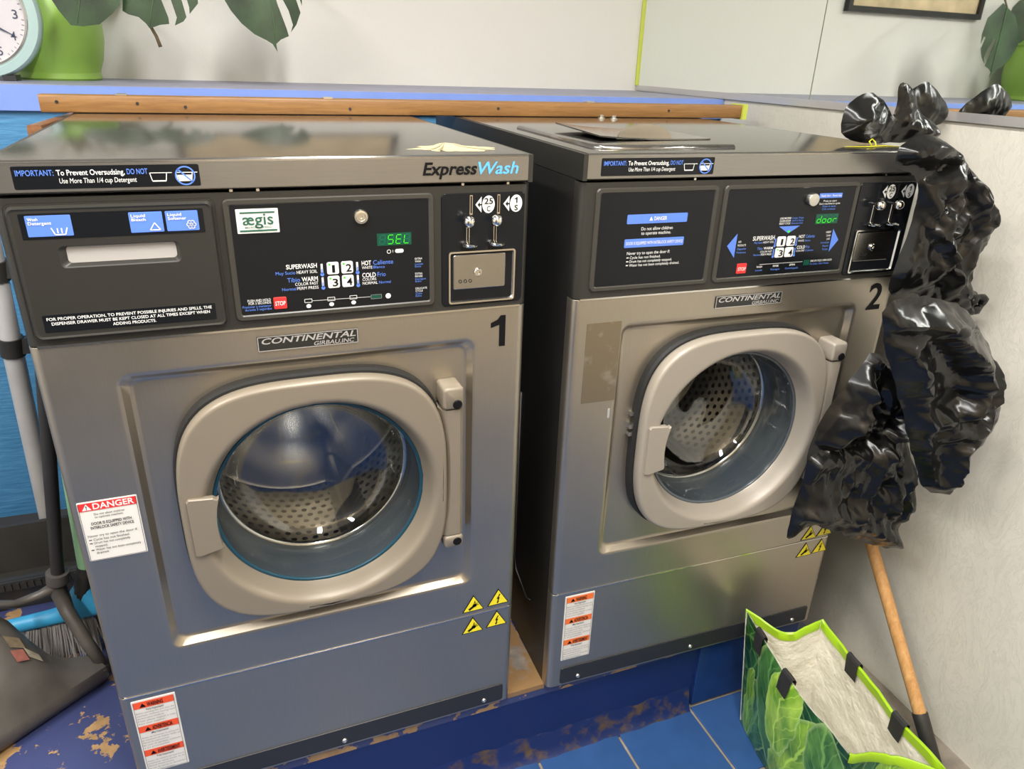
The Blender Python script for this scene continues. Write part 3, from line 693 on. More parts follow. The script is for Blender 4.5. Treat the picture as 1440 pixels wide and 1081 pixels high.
        def tr(mb, x0, x1, y2):
            c = x1 - .010; A = [(c - .006, 1.0055), (c + .006, 1.0055), (c, 1.0145)]
            for i in range(3): mb.line(*A[i], *A[(i + 1) % 3], .0012, y2)
        def flower(mb, x0, x1, y2):
            c = x1 - .009
            for i in range(6): mb.ring(c + .0035 * math.cos(i * math.pi / 3), 1.0105 + .0035 * math.sin(i * math.pi / 3), .0016, .0024, y2, 12)
            mb.ring(c, 1.0105, .0009, .0016, y2, 10)
        lab(.0330, .0810, ('Wash', 'Detergent'), tub); lab(.1440, .1820, ('Liquid', 'Bleach'), tr); lab(.1855, .2235, ('Liquid', 'Softener'), flower)
        def nt(mb, y):
            for i, (s, a, b) in enumerate((('FOR PROPER OPERATION, TO PREVENT POSSIBLE INJURIES AND SPILLS, THE', .031, .2245), ('DISPENSER DRAWER MUST BE KEPT CLOSED AT ALL TIMES EXCEPT WHEN', .0355, .2215), ('ADDING PRODUCTS.', .1035, .1545))):
                text(mb, s, a, b, .8970 - i * .0062, .0038, y, .014)
        sticker(dw, 'drawer_notice', (.0265, .2290, .8812, .9042), -.0075, 'black', [('lettering', 'white', nt)], .001)
        # lid logo
        mb = MB(); text(mb, 'Express', .5215, .6025, 1.0645, .0165, -.0046, .026, .22); mb.build('lettering', 'ink', lid)
        mb = MB(); text(mb, 'Wash', .6035, .6665, 1.0645, .0165, -.0046, .018, .22); mb.build('lettering', 'lblue', lid)
        def dg_r(mb, y): mb.rect(.0125, .0865, .6095, .6225, y)
        def dg_w(mb, y):
            text(mb, 'DANGER', .0305, .0835, .6115, .0092, y, .02); mb.flat([(.0165, .6110), (.0285, .6110), (.0225, .6210)], y)
        def dg_k(mb, y):
            text(mb, 'Do not allow children', .030, .069, .6015, .0034, y); text(mb, 'to operate machine.', .030, .067, .5965, .0034, y)
            text(mb, 'DOOR IS EQUIPPED WITH', .024, .076, .5855, .0046, y, .016); text(mb, 'INTERLOCK SAFETY DEVICE', .022, .078, .5785, .0046, y, .016)
            text(mb, 'Never try to open the door if:', .016, .0805, .5655, .0037, y)
            for i, s in enumerate(('Cycle has not finished.', 'Drum has not completely', 'stopped.', 'Water has not been completely', 'drained.')):
                text(mb, s, .022, .022 + .00205 * len(s), .5590 - i * .0058, .0037, y)
                if i in (0, 1, 3): mb.rect(.0162, .0200, .5600 - i * .0058, .5614 - i * .0058, y)
            for s in ((.0125, .5255, .0865, .5255), (.0125, .5255, .0125, .6225), (.0865, .5255, .0865, .6225)): mb.line(*s, .0006, y)
            text(mb, '!', .0218, .0232, .6125, .0062, y - EPS, .02)
        sticker(root, 'danger_sticker', (.0110, .0880, .5235, .6240), 0.0, 'paper', [('header_bar', 'red', dg_r), ('lettering', 'white', dg_w), ('lettering', 'ink', dg_k)])
        warning_sheet(root, .017, .0835, .073, .239, 'orange')
        for cx, cz, b in ((.607, .271, 0), (.657, .273, 1), (.606, .219, 0), (.655, .221, 1)): shock_triangle(root, cx, cz, b)
    else:
        rim(.0260, .2505, .8725, 1.0395).build('notice_frame', 'plastic2', root)
        np_ = MB().slab(.0335, .2430, .880, 1.032, -.0028, .0005, .002, .0004, 4).build('notice_panel', 'black', root)
        yy = -.0028 - EPS
        mb = MB(); mb.slab(.0835, .1950, .9820, .9970, yy, yy + .0004, .0015, .0001, 3); mb.slab(.0825, .1935, .9435, .9575, yy, yy + .0004, .0015, .0001, 3); bb = mb.build('blue_bar', 'blue', np_)
        mb = MB(); y2 = yy - EPS
        text(mb, 'DANGER', .1325, .156, .9868, .0058, y2, .014); mb.flat([(.1235, .9865), (.1300, .9865), (.12675, .9930)], y2)
        text(mb, 'DOOR IS EQUIPPED WITH INTERLOCK SAFETY DEVICE', .0850, .1910, .9482, .0048, y2, .008)
        text(mb, 'Do not allow children', .1105, .1690, .9712, .0052, y2); text(mb, 'to operate machine.', .1110, .1665, .9640, .0052, y2)
        text(mb, 'Never try to open the door if:', .0885, .1685, .9318, .0050, y2)
        for i, s in enumerate(('Cycle has not finished.', 'Drum has not completely stopped.', 'Water has not been completely drained.')):
            text(mb, s, .0945, .0945 + .0025 * len(s), .9248 - i * .0064, .0044, y2); mb.rect(.0885, .0925, .9262 - i * .0064, .9278 - i * .0064, y2)
        mb.build('lettering', 'white', np_)
        warning_sheet(root, .0285, .0935, .0715, .2400, 'orange2')
        for cx, cz, b in ((.622, .2195, 0), (.665, .2215, 1), (.624, .266, 0), (.667, .268, 1)): shock_triangle(root, cx, cz, b)
        # ghost of a peeled-off sticker
        g = MB().slab(.0285, .0940, .668, .8170, -.0004, .0002, .001, .0001, 3).build('peeled_sticker_patch', M['ghost'], root)
        mb = MB(); mb.slab(.083, .0875, .633, .652, -.0005, .0002, .001, .0001, 3); mb.build('paper_scrap', 'trim', root)
        # hatch in the lid
        mb = MB()
        mb.tube([(.045, .40, ZL + .0005), (.045, .060, ZL + .0005), (.055, .046, ZL + .0005), (.300, .046, ZL + .0005)], .0065, 10)
        mb.build('lid_rib', 'steel_top', lid, True)
        mb = MB(); L = []
        for i in range(13):
            t = i / 12; lift = .012 * (1 - t) ** 3
            L.append([(.105 + t * .24, .36, ZL + .004 + lift), (.105 + t * .24 , .16 + .02 * t, ZL + .003 + lift * .6), (.105 + t * .24, .16 + .02 * t, ZL + .0005 + lift * .6), (.105 + t * .24, .36, ZL + .001 + lift)])
        mb.loops(L, True, True).build('hatch_cover', 'steel_top', lid)
        mb = MB(); n_ = 20
        pr = [(.205 + .055 * math.cos(math.pi * i / n_), .185 + .004 * 0, .026 * math.sin(math.pi * i / n_)) for i in range(n_ + 1)]
        mb.loops([[(x, .178, ZL + .002 + z) for x, _, z in pr], [(x, .186, ZL + .002 + z) for x, _, z in pr]], True, True).build('hatch_pull', 'steel', lid)
        for x, y in ((.385, .655), (.360, .672)):
            MB().lathe_z(x, y, [(.010, ZL), (.010, ZL + .003), (.006, ZL + .004), (.006, ZL + .010), (.001, ZL + .010)], 12).build('bolt', 'screw', lid, True, 40)
    badge(root)
    mb = MB()
    if first: one(mb, .630, .655, .7925, .0525, -.0006)
    else: text(mb, '2', .629, .663, .7945, .0505, -.0006, .02)
    mb.build('number_decal', 'ink', root)
    # ---- door
    dm = 'door' if first else 'door2'
    N = 96; a, b, nn = .203, .2065, 3.3
    ref = superell(DCX, DCZ, a, b, nn, 0, N)
    sc = lambda s, y: [(DCX + (x - DCX) * s, y, DCZ + (z - DCZ) * s) for x, _, z in ref]
    def doorm():
        L = [cring(GCX, GCZ, .166, .004, ref), sc(.965, -.004), sc(.975, -.005), sc(.990, -.007), sc(.998, -.012), sc(1.0, -.017), sc(1.0, -.022), sc(.996, -.0265), sc(.988, -.0296), sc(.978, -.0308), sc(.968, -.0310), sc(.960, -.0310)]
        L += [cring(GCX, GCZ, r, y, ref) for r, y in ((.192, -.031), (.188, -.031), (.1845, -.0308), (.1815, -.0295), (.1785, -.0265), (.175, -.020), (.171, -.009), (.167, .002), (.166, .004))]
        return MB().loops(L)
    door = shared('doorm%d' % num, root, 'door', doorm, dm, True, 35)
    shared('gap', root, 'door_seal', lambda: MB().loops([sc(1.020, .0126), sc(1.020, -.002), sc(1.010, -.008), sc(.96, -.008)]), 'dark')
    # latch plate following the ring
    def latch():
        o = [(.1535, .6205)]
        right = [(GCX + .172 * math.cos(R(q)), GCZ + .172 * math.sin(R(q))) for q in (163, 169, 175, 181, 187, 192)]
        o = [(.1545, .5215), (.1540, .571), (.1535, .6165), (.1570, .6205), (.1900, .6175), (.1945, .6140)] + [(x + .0125, z) for x, z in right] + [(.1950, .5300), (.1920, .5265), (.1600, .5195)]
        c = Vector((sum(p[0] for p in o) / len(o), sum(p[1] for p in o) / len(o)))
        S = lambda s, y: [(c.x + (x - c.x) * s, y, c.y + (z - c.y) * s) for x, z in o]
        return MB().loops([S(1, -.026), S(1, -.0345), S(.97, -.036)], False, True)
    shared('latch%d' % num, door, 'latch_plate', latch, dm)
    def hinge():
        mb = MB()
        k = 8; z0, z1 = .462, .702; Lp = []
        for i in range(k + 1):
            z = z0 + (z1 - z0) * i / k; bow = .010 * math.sin(math.pi * i / k)
            Lp.append([(.535 + bow * .0, .010, z), (.542 + bow, -.022, z), (.549 + bow * .6, -.027, z), (.571, -.027, z), (.577, -.021, z), (.577, .011, z)])
        return mb.loops(Lp, True, True)
    hg = shared('hinge%d' % num, door, 'hinge_cover', hinge, dm, True, 40)
    for z0, z1, zc in ((.704, .742, .713), (.437, .4605, .449)):
        kn = shared('knuck%.2f%d' % (z0, num), door, 'hinge_block', lambda: MB().slab(.5425, .577, z0, z1, -.030, .012, .006, .004, 5), dm, True, 40)
        shared('hcap%.2f' % z0, kn, 'hinge_cap', lambda: MB().lathe_y(.5655, zc, [(.0078, -.029), (.0078, -.0306), (.0068, -.0316), (.0001, -.0316)], 20), 'ink', True, 40)
    if not first:
        mb = MB(); mb.box(.132, .146, .0, .013, .603, .612); mb.box(.132, .150, .0, .013, .588, .596); mb.box(.134, .146, .003, .013, .628, .634)
        mb.build('latch_bracket', 'screw', root)
    def bowl():
        o_ = [(.1635, .006), (.1600, .018), (.1595, .026), (.1555, .030), (.1545, .044), (.1515, .048), (.1500, .064), (.1475, .068), (.1450, .084), (.138, .098), (.124, .110), (.098, .119), (.058, .124), (.0005, .126)]
        i_ = [(.0005, .121), (.057, .119), (.096, .114), (.120, .106), (.133, .095), (.1400, .082), (.1425, .066), (.1450, .062), (.1465, .047), (.1495, .042), (.1505, .029), (.1545, .024), (.1550, .016), (.158, .006)]
        return MB().lathe_y(GCX, GCZ, o_ + i_, 72)
    gl = shared('bowl', door, 'glass_bowl', bowl, 'glass', True, 60)
    shared('bezel%d' % num, door, 'glass_gasket', lambda: MB().lathe_y(GCX, GCZ, [(.1650, .004), (.1615, .0035), (.1600, .006), (.1615, .0085), (.1650, .010)], 72), M['tealring'] if first else 'rubber', True)
    # ---- drum
    shared('boot', root, 'door_boot', lambda: MB().lathe_y(GCX, GCZ, [(.178, .022), (.172, .034), (.176, .048), (.168, .060), (.174, .074), (.167, .084), (.172, .094), (.168, .099)], 72), 'rubber', True)
    shared('lip', root, 'drum_lip', lambda: MB().lathe_y(GCX, GCZ, [(.170, .098), (.161, .0935), (.1545, .0955), (.1525, .100), (.155, .106), (.165, .112), (.235, .115)], 72), 'chrome', True)
    drum = shared('drum', root, 'drum', drum_mesh, 'drum', False)
    shared('drumback', drum, 'drum_back', lambda: MB().lathe_y(GCX, GCZ, [(.235, .425), (.225, .43), (.12, .425), (.10, .415), (.0005, .412)], 64), 'drum', True)
    for q in (50, 170, 290):
        def lifter():
            c, s = math.cos(R(q)), math.sin(R(q)); tx, tz = -s, c
            P = lambda rr_, t, y: (GCX + c * rr_ + tx * t, y, GCZ + s * rr_ + tz * t)
            return MB().loops([[P(.236, -.035, y), P(.205, -.022, y), P(.175, -.008, y), P(.172, 0, y), P(.175, .008, y), P(.205, .022, y), P(.236, .035, y)] for y in (.125, .42)], True, True, True)
        shared('lift%d' % q, drum, 'lifter', lifter, 'drum', True, 40)
    shared('tub', root, 'outer_tub', lambda: MB().lathe_y(GCX, GCZ, [(.182, .10), (.25, .112), (.25, .44), (.0005, .445)], 48), 'dark', True)
    return root
gt = NT('sticker_residue'); gt.b.inputs['Metallic'].default_value = 1.0
gt.b.inputs['Base Color'].default_value = (0.40, 0.34, 0.26, 1)
gt.link(gt.ramp(gt.noise(30, 5), [(0.56, (0.34, 0.285, 0.20, 1)), (0.68, (0.45, 0.40, 0.32, 1))]), gt.b.inputs['Base Color'])
gt.b.inputs['Roughness'].default_value = 0.42; M['ghost'] = gt.m
M['tealring'] = mat('teal_gasket', srgb(20, 66, 84), 0.35)
washer(1, (0, 0, 0), 0.0, 'steel coin washer numbered 1 with a dispenser drawer, its display reading SEL')
washer(2, (0.7718, -0.0038, 0.0), -0.0298, 'steel coin washer numbered 2, its display reading door, black bags hanging beside it')

# spilt powder on the first lid
def spill():
    mb = MB(); rng = random.Random(5); n = 40; L = []
    for rr_, hgt in ((1.0, 0.0), (.85, .0008), (.6, .0015), (.35, .003), (.2, .006), (.02, .007)):
        L.append([((.592 - .012 * (1 - rr_)) + math.cos(t) * .062 * rr_ * (1 + .55 * noise.noise(Vector((math.cos(t) * 4, math.sin(t) * 4, 1)))),
                   (.068 + .014 * (1 - rr_)) + math.sin(t) * .036 * rr_ * (1 + .75 * noise.noise(Vector((math.cos(t) * 4, math.sin(t) * 4, 7)))), ZL + .0003 + hgt) for t in [i * 2 * math.pi / n for i in range(n)]])
    return mb.loops(L, False, True)
tag(spill().build('powder_spill', 'powder', None, True), 'small heap of cream washing powder spilt on the lid of washer 1', 'powder')

# ------------------------------------------------------------------ timber
def beam(mb, A, B, w_, h_, r=.004):
    A, B = Vector(A), Vector(B); d = (B - A).normalized(); n = Vector((-d.y, d.x, 0))
    out = []
    for p in (A, B):
        l = []
        for sx, sz, a0 in ((-1, -1, 180), (1, -1, 270), (1, 1, 0), (-1, 1, 90)):
            for k in range(3):
                a = R(a0 + 45 * k); l.append(p + n * (sx * (w_ / 2 - r) + r * math.cos(a)) + Vector((0, 0, sz * (h_ / 2 - r) + r * math.sin(a))))
        out.append(l)
    return mb.loops(out, True, True)
bd = empty('timber_board', (-.052, .745, ZL + .0005)); tag(bd, 'long varnished pine board lying across the back of both washers', 'board')
o = beam(MB(), (0, 0, .017), (1.655, -.030, .017), .045, .033).build('plank', 'board', bd, True, 40)
for x in (.03, .173, .262, .60, .95, 1.42):
    MB().lathe_y(x, .017 + .004 * math.sin(x * 40), [(.0032, -.0225 - .018 * x / 1), (.0030, -.0245 - .018 * x), (.0001, -.0245 - .018 * x)], 10).build('nail_head', 'kick', o)
MB().box(1.648, 1.662, -.058, -.003, -.002, .036).build('yellow_tape', 'lime', bd)
for x, m_ in ((.135, 0), (.545, 0), (1.19, 0)):
    MB().box(x, x + .02, -.012 - .018 * x, .012 - .018 * x, .0335, .0365).build('metal_clip', 'screw', bd)
sr = beam(MB(), (-.040, .56, 1.070), (-.012, .90, 1.070), .024, .026).build('timber_rail', 'rail', None, True, 40)
tag(sr, 'short raw wooden rail end poking out beside the lid of washer 1', 'rail')

# ------------------------------------------------------------------ pot plant, clock, picture on the shelf
pl = empty('potted_plant', (-.105, 1.400, 1.13)); tag(pl, 'monstera plant in a bright green plastic pot on the shelf', 'plant')
pot = MB().lathe_z(0, 0, [(r_, z_ * 1.13) for r_, z_ in [(.001, 0), (.096, 0), (.100, .004), (.0985, .014), (.098, .018), (.110, .045), (.120, .085), (.122, .125), (.117, .165), (.112, .185), (.118, .190), (.118, .205), (.112, .215), (.130, .222), (.132, .236), (.122, .238), (.112, .225), (.10, .215), (.001, .21)]], 56).build('pot', 'pot', pl, True, 45)
MB().lathe_z(0, 0, [(.108, .246), (.06, .252), (.001, .254)], 24, False, False).build('soil', 'stem', pl, True)
LEAVES = [
 ([(-0.049,1.308),(-0.039,1.287),(-0.019,1.257),(0.007,1.256),(0.041,1.262),(0.071,1.285),(0.089,1.304),(0.098,1.331),(0.097,1.374),(0.068,1.415),(0.038,1.426),(0.008,1.399),(-0.027,1.366)], 1.1, (.035,1.41), (-.005,1.262)),
 ([(0.099,1.335),(0.092,1.294),(0.103,1.287),(0.125,1.282),(0.139,1.269),(0.146,1.258),(0.170,1.267),(0.191,1.270),(0.191,1.284),(0.181,1.321),(0.171,1.354),(0.185,1.359),(0.202,1.323),(0.210,1.285),(0.203,1.267),(0.224,1.277),(0.232,1.287),(0.226,1.324),(0.221,1.347),(0.234,1.347),(0.241,1.309),(0.240,1.294),(0.262,1.318),(0.267,1.349),(0.252,1.401),(0.203,1.434),(0.153,1.409),(0.114,1.370)], 1.12, (.19,1.42), (.147,1.263)),
 ([(0.322,1.350),(0.326,1.331),(0.338,1.308),(0.360,1.280),(0.389,1.256),(0.417,1.243),(0.431,1.235),(0.442,1.216),(0.440,1.235),(0.453,1.246),(0.474,1.255),(0.470,1.273),(0.452,1.330),(0.449,1.346),(0.463,1.347),(0.479,1.315),(0.487,1.282),(0.480,1.264),(0.496,1.283),(0.509,1.312),(0.498,1.349),(0.507,1.354),(0.514,1.328),(0.517,1.361),(0.509,1.413),(0.457,1.464),(0.386,1.428),(0.342,1.379)], 1.15, (.435,1.45), (.44,1.225)),
]
def inside(p, poly):
    c = False; n = len(poly)
    for i in range(n):
        x1, y1 = poly[i]; x2, y2 = poly[i - 1]
        if (y1 > p[1]) != (y2 > p[1]) and p[0] < (x2 - x1) * (p[1] - y1) / (y2 - y1) + x1: c = not c
    return c
def subdivide(poly, step):
    out = []
    for i in range(len(poly)):
        a, b = Vector(poly[i]), Vector(poly[(i + 1) % len(poly)]); n = max(1, int((b - a).length / step))
        out += [tuple(a.lerp(b, k / n)) for k in range(n)]
    return out
def smooth_poly(poly, it=1):
    for _ in range(it):
        out = []
        for i in range(len(poly)):
            a, b = Vector(poly[i]), Vector(poly[(i + 1) % len(poly)])
            out += [tuple(a.lerp(b, .25)), tuple(a.lerp(b, .75))]
        poly = out
    return poly
def edge_dist(p, poly):
    best = 9.0; px, py = p
    for i in range(len(poly)):
        ax, ay = poly[i - 1]; bx, by = poly[i]; dx, dy = bx - ax, by - ay
        t = max(0, min(1, ((px - ax) * dx + (py - ay) * dy) / (dx * dx + dy * dy + 1e-12)))
        q = math.hypot(px - ax - t * dx, py - ay - t * dy)
        if q < best: best = q
    return best
def fill(poly, step, seed=1):
    rng = random.Random(seed); pts = [Vector(p) for p in poly]; n = len(pts)
    xs = [p[0] for p in poly]; ys = [p[1] for p in poly]; y = min(ys); r = 0
    while y < max(ys):
        x = min(xs) + (step / 2 if r % 2 else 0)
        while x < max(xs):
            q = (x + rng.uniform(-.2, .2) * step, y + rng.uniform(-.2, .2) * step)
            if inside(q, poly) and edge_dist(q, poly) > step * .45: pts.append(Vector(q))
            x += step
        y += step * .87; r += 1
    v, e, f, *_ = delaunay_2d_cdt(pts, [(i, (i + 1) % n) for i in range(n)], [], 0, 1e-6)
    f = [t for t in f if inside(((v[t[0]].x + v[t[1]].x + v[t[2]].x) / 3, (v[t[0]].y + v[t[1]].y + v[t[2]].y) / 3), poly)]
    return v, f
def sheet(name, parent, poly, step, pos, m, thick, off=Vector((0, 0, 0))):
    """thick leaf blade: pos(u,v) -> 3D point; thickness along y"""
    v, f = fill(poly, step); mb = MB(); n = len(v)
    P = [Vector(pos(p.x, p.y)) - off for p in v]
    mb.v = [tuple(p) for p in P] + [tuple(p + Vector((0, thick, 0))) for p in P]
    mb.f = [tuple(t) for t in f] + [tuple(i + n for i in reversed(t)) for t in f]
    cnt = {}
    for t in f:
        for a, b in ((t[0], t[1]), (t[1], t[2]), (t[2], t[0])): cnt[(a, b)] = 1
    for (a, b) in list(cnt):
        if (b, a) not in cnt: mb.f.append((a, a + n, b + n, b))
    return mb.build(name, m, parent, True, 50)
PO = Vector((-.105, 1.400, 1.13))
for k, (poly, yy, top, tip) in enumerate(LEAVES):
    def pos(u, v, yy=yy, top=top): return (u, yy + .10 * (v - 1.34) ** 1 * .5 + .9 * (u - top[0]) ** 2, v)
    lf = sheet('leaf', pl, poly, .014, pos, 'leaf', .0014, PO)
    pts = [Vector(pos(top[0] + (tip[0] - top[0]) * t, top[1] + (tip[1] - top[1]) * t)) - PO - Vector((0, .0010, 0)) for t in [i / 8 for i in range(9)]]
    MB().tube(pts, [.0022 - .0016 * i / 8 for i in range(9)], 6).build('midrib', 'vein', lf, True)
    T = Vector(pos(*top)) - PO
    MB().tube([(.02 * (k - 1), -.01, .215), (.04 * k, -.08 + .02 * k, .36 + .03 * k), tuple(Vector((T.x * .75, T.y * .85, T.z + .11))), tuple(T + Vector((0, .02, .03))), tuple(T)], [.007, .006, .005, .004, .003], 8).build('petiole', 'stem', pl, True)
MB().tube([(.03, -.03, .22), (.12, -.17, .27), (.20, -.235, .22), (.252, -.235, .132), (.261, -.235, .112), (.267, -.235, .088)], [.004, .004, .0035, .0038, .0042, .0045], 8).build('aerial_root', 'stem', pl, True)
MB().tube([(0, 0, .215), (.01, .0, .34), (-.01, .01, .47)], [.016, .014, .010], 10).build('trunk', 'stem', pl, True)
# two leaves on the far side of the plant, seen in the mirror
for dx, dz, dy in ((.17, .305, -.02), (-.16, .40, .0)):
    poly = smooth_poly([(0, .09), (.055, .06), (.065, 0), (.035, -.06), (0, -.095), (-.04, -.055), (-.065, 0), (-.05, .06)], 1)
    lf = sheet('leaf', pl, poly, .016, lambda u, v: (dx + u * .8, dy + u * .5, dz + v), 'leaf', .0014)
    MB().tube([(.01, 0, .22), (dx * .4, dy, dz + .10), (dx, dy, dz + .09)], [.006, .004, .003], 8).build('petiole', 'stem', pl, True)

ck = empty('table_clock', (-.243, 1.215, 1.131)); tag(ck, 'round pale teal desk clock with a white face standing on the shelf', 'clock')
CZ = .147
MB().lathe_y(0, CZ, [(.001, .05), (.138, .05), (.1455, .040), (.1455, .004), (.141, -.003), (.124, -.006), (.118, -.002), (.118, .006)], 72).build('case', 'teal', ck, True, 40)
MB().lathe_y(0, CZ, [(.1225, -.004), (.119, -.009), (.1145, -.006), (.1135, .004)], 72).build('bezel', 'chrome', ck, True, 40)
fc = MB().lathe_y(0, CZ, [(.1145, .004), (.0005, .0038)], 64).build('dial', 'face', ck)
nm = MB()
for h_ in range(1, 13):
    a = R(90 - 30 * h_); s = str(h_); wd = .011 * len(s)
    text(nm, s, .094 * math.cos(a) - wd / 2, .094 * math.cos(a) + wd / 2, CZ + .094 * math.sin(a) - .0095, .019, .0028, .004)
for q in range(60):
    a = R(6 * q)
    if q % 5: nm.line(.106 * math.cos(a), CZ + .106 * math.sin(a), .111 * math.cos(a), CZ + .111 * math.sin(a), .0012, .0028)
nm.build('numerals', 'clockink', fc)
def hand(ang, ln, wd, name, yy):
    a = R(ang); c, s = math.cos(a), math.sin(a)
    P = lambda u, t: (c * u - s * t, CZ + s * u + c * t)
    MB().flat([P(-.012, -wd * .3), P(ln * .55, -wd), P(ln, -.0004), P(ln, .0004), P(ln * .55, wd), P(-.012, wd * .3)], yy).build(name, 'clockink', fc)
hand(-29, .103, .0026, 'minute_hand', -.0005); hand(172, .06, .003, 'hour_hand', .0010)
MB().lathe_y(0, CZ, [(.005, .003), (.005, -.003), (.0005, -.0035)], 16).build('hub', 'chrome', fc)
for x in (-.07, .055): MB().box(x - .014, x + .014, -.006, .052, -.0005, .012).build('foot', 'kick', ck)

# framed picture on the back wall (seen in the mirror)
px0, px1, pz0, pz1 = .15, .85, 1.435, 1.93
pf = empty('picture_frame', (px0, back_y(px0), pz0), math.atan(-.03)); tag(pf, 'black framed sepia print on the back wall, seen only in the mirror', 'picture')
pw, ph = px1 - px0, pz1 - pz0
for a in ((0, pw, 0, .02), (0, pw, ph - .02, ph), (0, .02, .02, ph - .02), (pw - .02, pw, .02, ph - .02)): MB().box(a[0], a[1], -.026, -.001, a[2], a[3]).build('frame_bar', 'frame', pf)
MB().box(.02, pw - .02, -.012, -.001, .02, ph - .02).build('print', 'art', pf)

# ------------------------------------------------------------------ black bin liners
def line_dist(px, py, pl):
    best = 9.0
    for (ax, ay), (bx, by) in zip(pl[:-1], pl[1:]):
        dx, dy = bx - ax, by - ay; t = max(0, min(1, ((px - ax) * dx + (py - ay) * dy) / (dx * dx + dy * dy + 1e-12)))
        best = min(best, math.hypot(px - ax - t * dx, py - ay - t * dy))
    return best
def bag(name, poly, y0, T, seed, label, step=.0062, yfn=None, folds=()):
    poly = subdivide(smooth_poly(poly, 1), .010); v, f = fill(poly, step, seed); mb = MB(); n = len(v)
    cx = sum(p[0] for p in poly) / len(poly); zb = min(p[1] for p in poly); ox = Vector((cx, y0, zb))
    rw = random.Random(seed * 7); waves = []
    for fr_, am in ((7, .26), (9, .24), (13, .20), (17, .17), (26, .12), (38, .09), (52, .06)):
        an = rw.uniform(-.6, .6) if fr_ < 12 else rw.uniform(-1.5, 1.5)
        waves.append((math.cos(an), math.sin(an), fr_, rw.random(), am))
    F, B, edge = [], [], set(range(len(poly)))
    for i, p in enumerate(v):
        d = edge_dist((p.x, p.y), poly) if i not in edge else 0.0
        q = Vector((p.x * 1.0, p.y * .75, seed * 3.1))
        puff = 1 - math.exp(-d / .030)
        # gathers and sharp crumple facets: folded triangle waves in random directions
        warp = noise.noise(q * 8); w2 = noise.noise(q * 8 + Vector((5, 3, 1)))
        g = 0.0
        for (nx, nz_, fr_, ph_, am) in waves:
            ph = (p.x * nx + p.y * nz_) * fr_ + ph_ + warp * 1.1
            g += am * (abs((ph % 1.0) * 2 - 1) * 2 - 1) * (.55 + .45 * math.sin(p.x * 31 * nz_ + p.y * 27 * nx + ph_ * 9 + w2 * 3))
        h = puff * (T * (.70 + .45 * noise.noise(q * 6)) + T * g) + .0012 * noise.noise(q * 70)
        for pl_, am, wd in folds:
            dd = line_dist(p.x + .006 * warp, p.y + .006 * w2, pl_)
            if dd < wd: h += am * (1 - dd / wd) ** (1.0 if am > 0 else 1.5) * min(1, d / .012)
        hb = puff * T * .55 * (1 + .4 * noise.noise(q * 9 + Vector((9, 0, 0))))
        e = .004 * noise.noise(q * 40) if i in edge else 0
        yc = yfn(p.x, p.y) if yfn else y0
        h = max(h, puff * T * .12)
        F.append((p.x - ox.x + e, yc - h - ox.y, p.y - ox.z + e)); B.append((p.x - ox.x + e, yc + hb - ox.y, p.y - ox.z + e))
    mb.v = F + B
    m_ = lambda i: i if i in edge else i + n
    mb.f = [tuple(t) for t in f] + [tuple(m_(i) for i in reversed(t)) for t in f]
    root = empty(name, ox)
    if label: tag(root, label, 'garbage bag', 'black garbage bags by the right wall')
    mb.build('liner_film', 'liner', root, True, 38)
    return root
A = [(1.334,1.137),(1.339,1.161),(1.364,1.178),(1.386,1.184),(1.420,1.177),(1.444,1.157),(1.458,1.140),(1.462,1.166),(1.454,1.191),(1.460,1.204),(1.479,1.200),(1.502,1.183),(1.519,1.154),(1.544,1.141),(1.575,1.129),(1.599,1.106),(1.557,1.097),(1.507,1.095),(1.448,1.094),(1.374,1.096),(1.345,1.109)]
B = [(1.337,1.111),(1.364,1.122),(1.400,1.124),(1.438,1.111),(1.473,1.094),(1.507,1.070),(1.550,1.038),(1.626,0.973),(1.611,0.935),(1.588,0.888),(1.600,0.842),(1.638,0.822),(1.642,0.803),(1.622,0.792),(1.608,0.776),(1.569,0.782),(1.522,0.799),(1.482,0.823),(1.460,0.840),(1.430,0.840),(1.385,0.838),(1.386,0.885),(1.402,0.961),(1.400,1.023),(1.392,1.055),(1.333,1.070),(1.326,1.086),(1.327,1.102)]
C = [(1.265,0.871),(1.359,0.877),(1.467,0.844),(1.504,0.811),(1.549,0.775),(1.599,0.722),(1.649,0.631),(1.658,0.583),(1.624,0.528),(1.575,0.482),(1.553,0.442),(1.519,0.456),(1.492,0.479),(1.439,0.560),(1.393,0.635),(1.323,0.750),(1.287,0.803)]
D = [(1.363,0.741),(1.429,0.700),(1.460,0.652),(1.509,0.551),(1.560,0.467),(1.608,0.365),(1.614,0.316),(1.568,0.322),(1.600,0.230),(1.579,0.231),(1.482,0.269),(1.369,0.331),(1.313,0.357),(1.265,0.329),(1.254,0.341),(1.254,0.402),(1.268,0.491),(1.259,0.540),(1.274,0.606),(1.313,0.672),(1.351,0.715)]
REFL_EAR = [(1.581,1.155),(1.593,1.178),(1.619,1.195),(1.645,1.205),(1.673,1.195),(1.704,1.170),(1.734,1.145),(1.709,1.120),(1.629,1.114)]
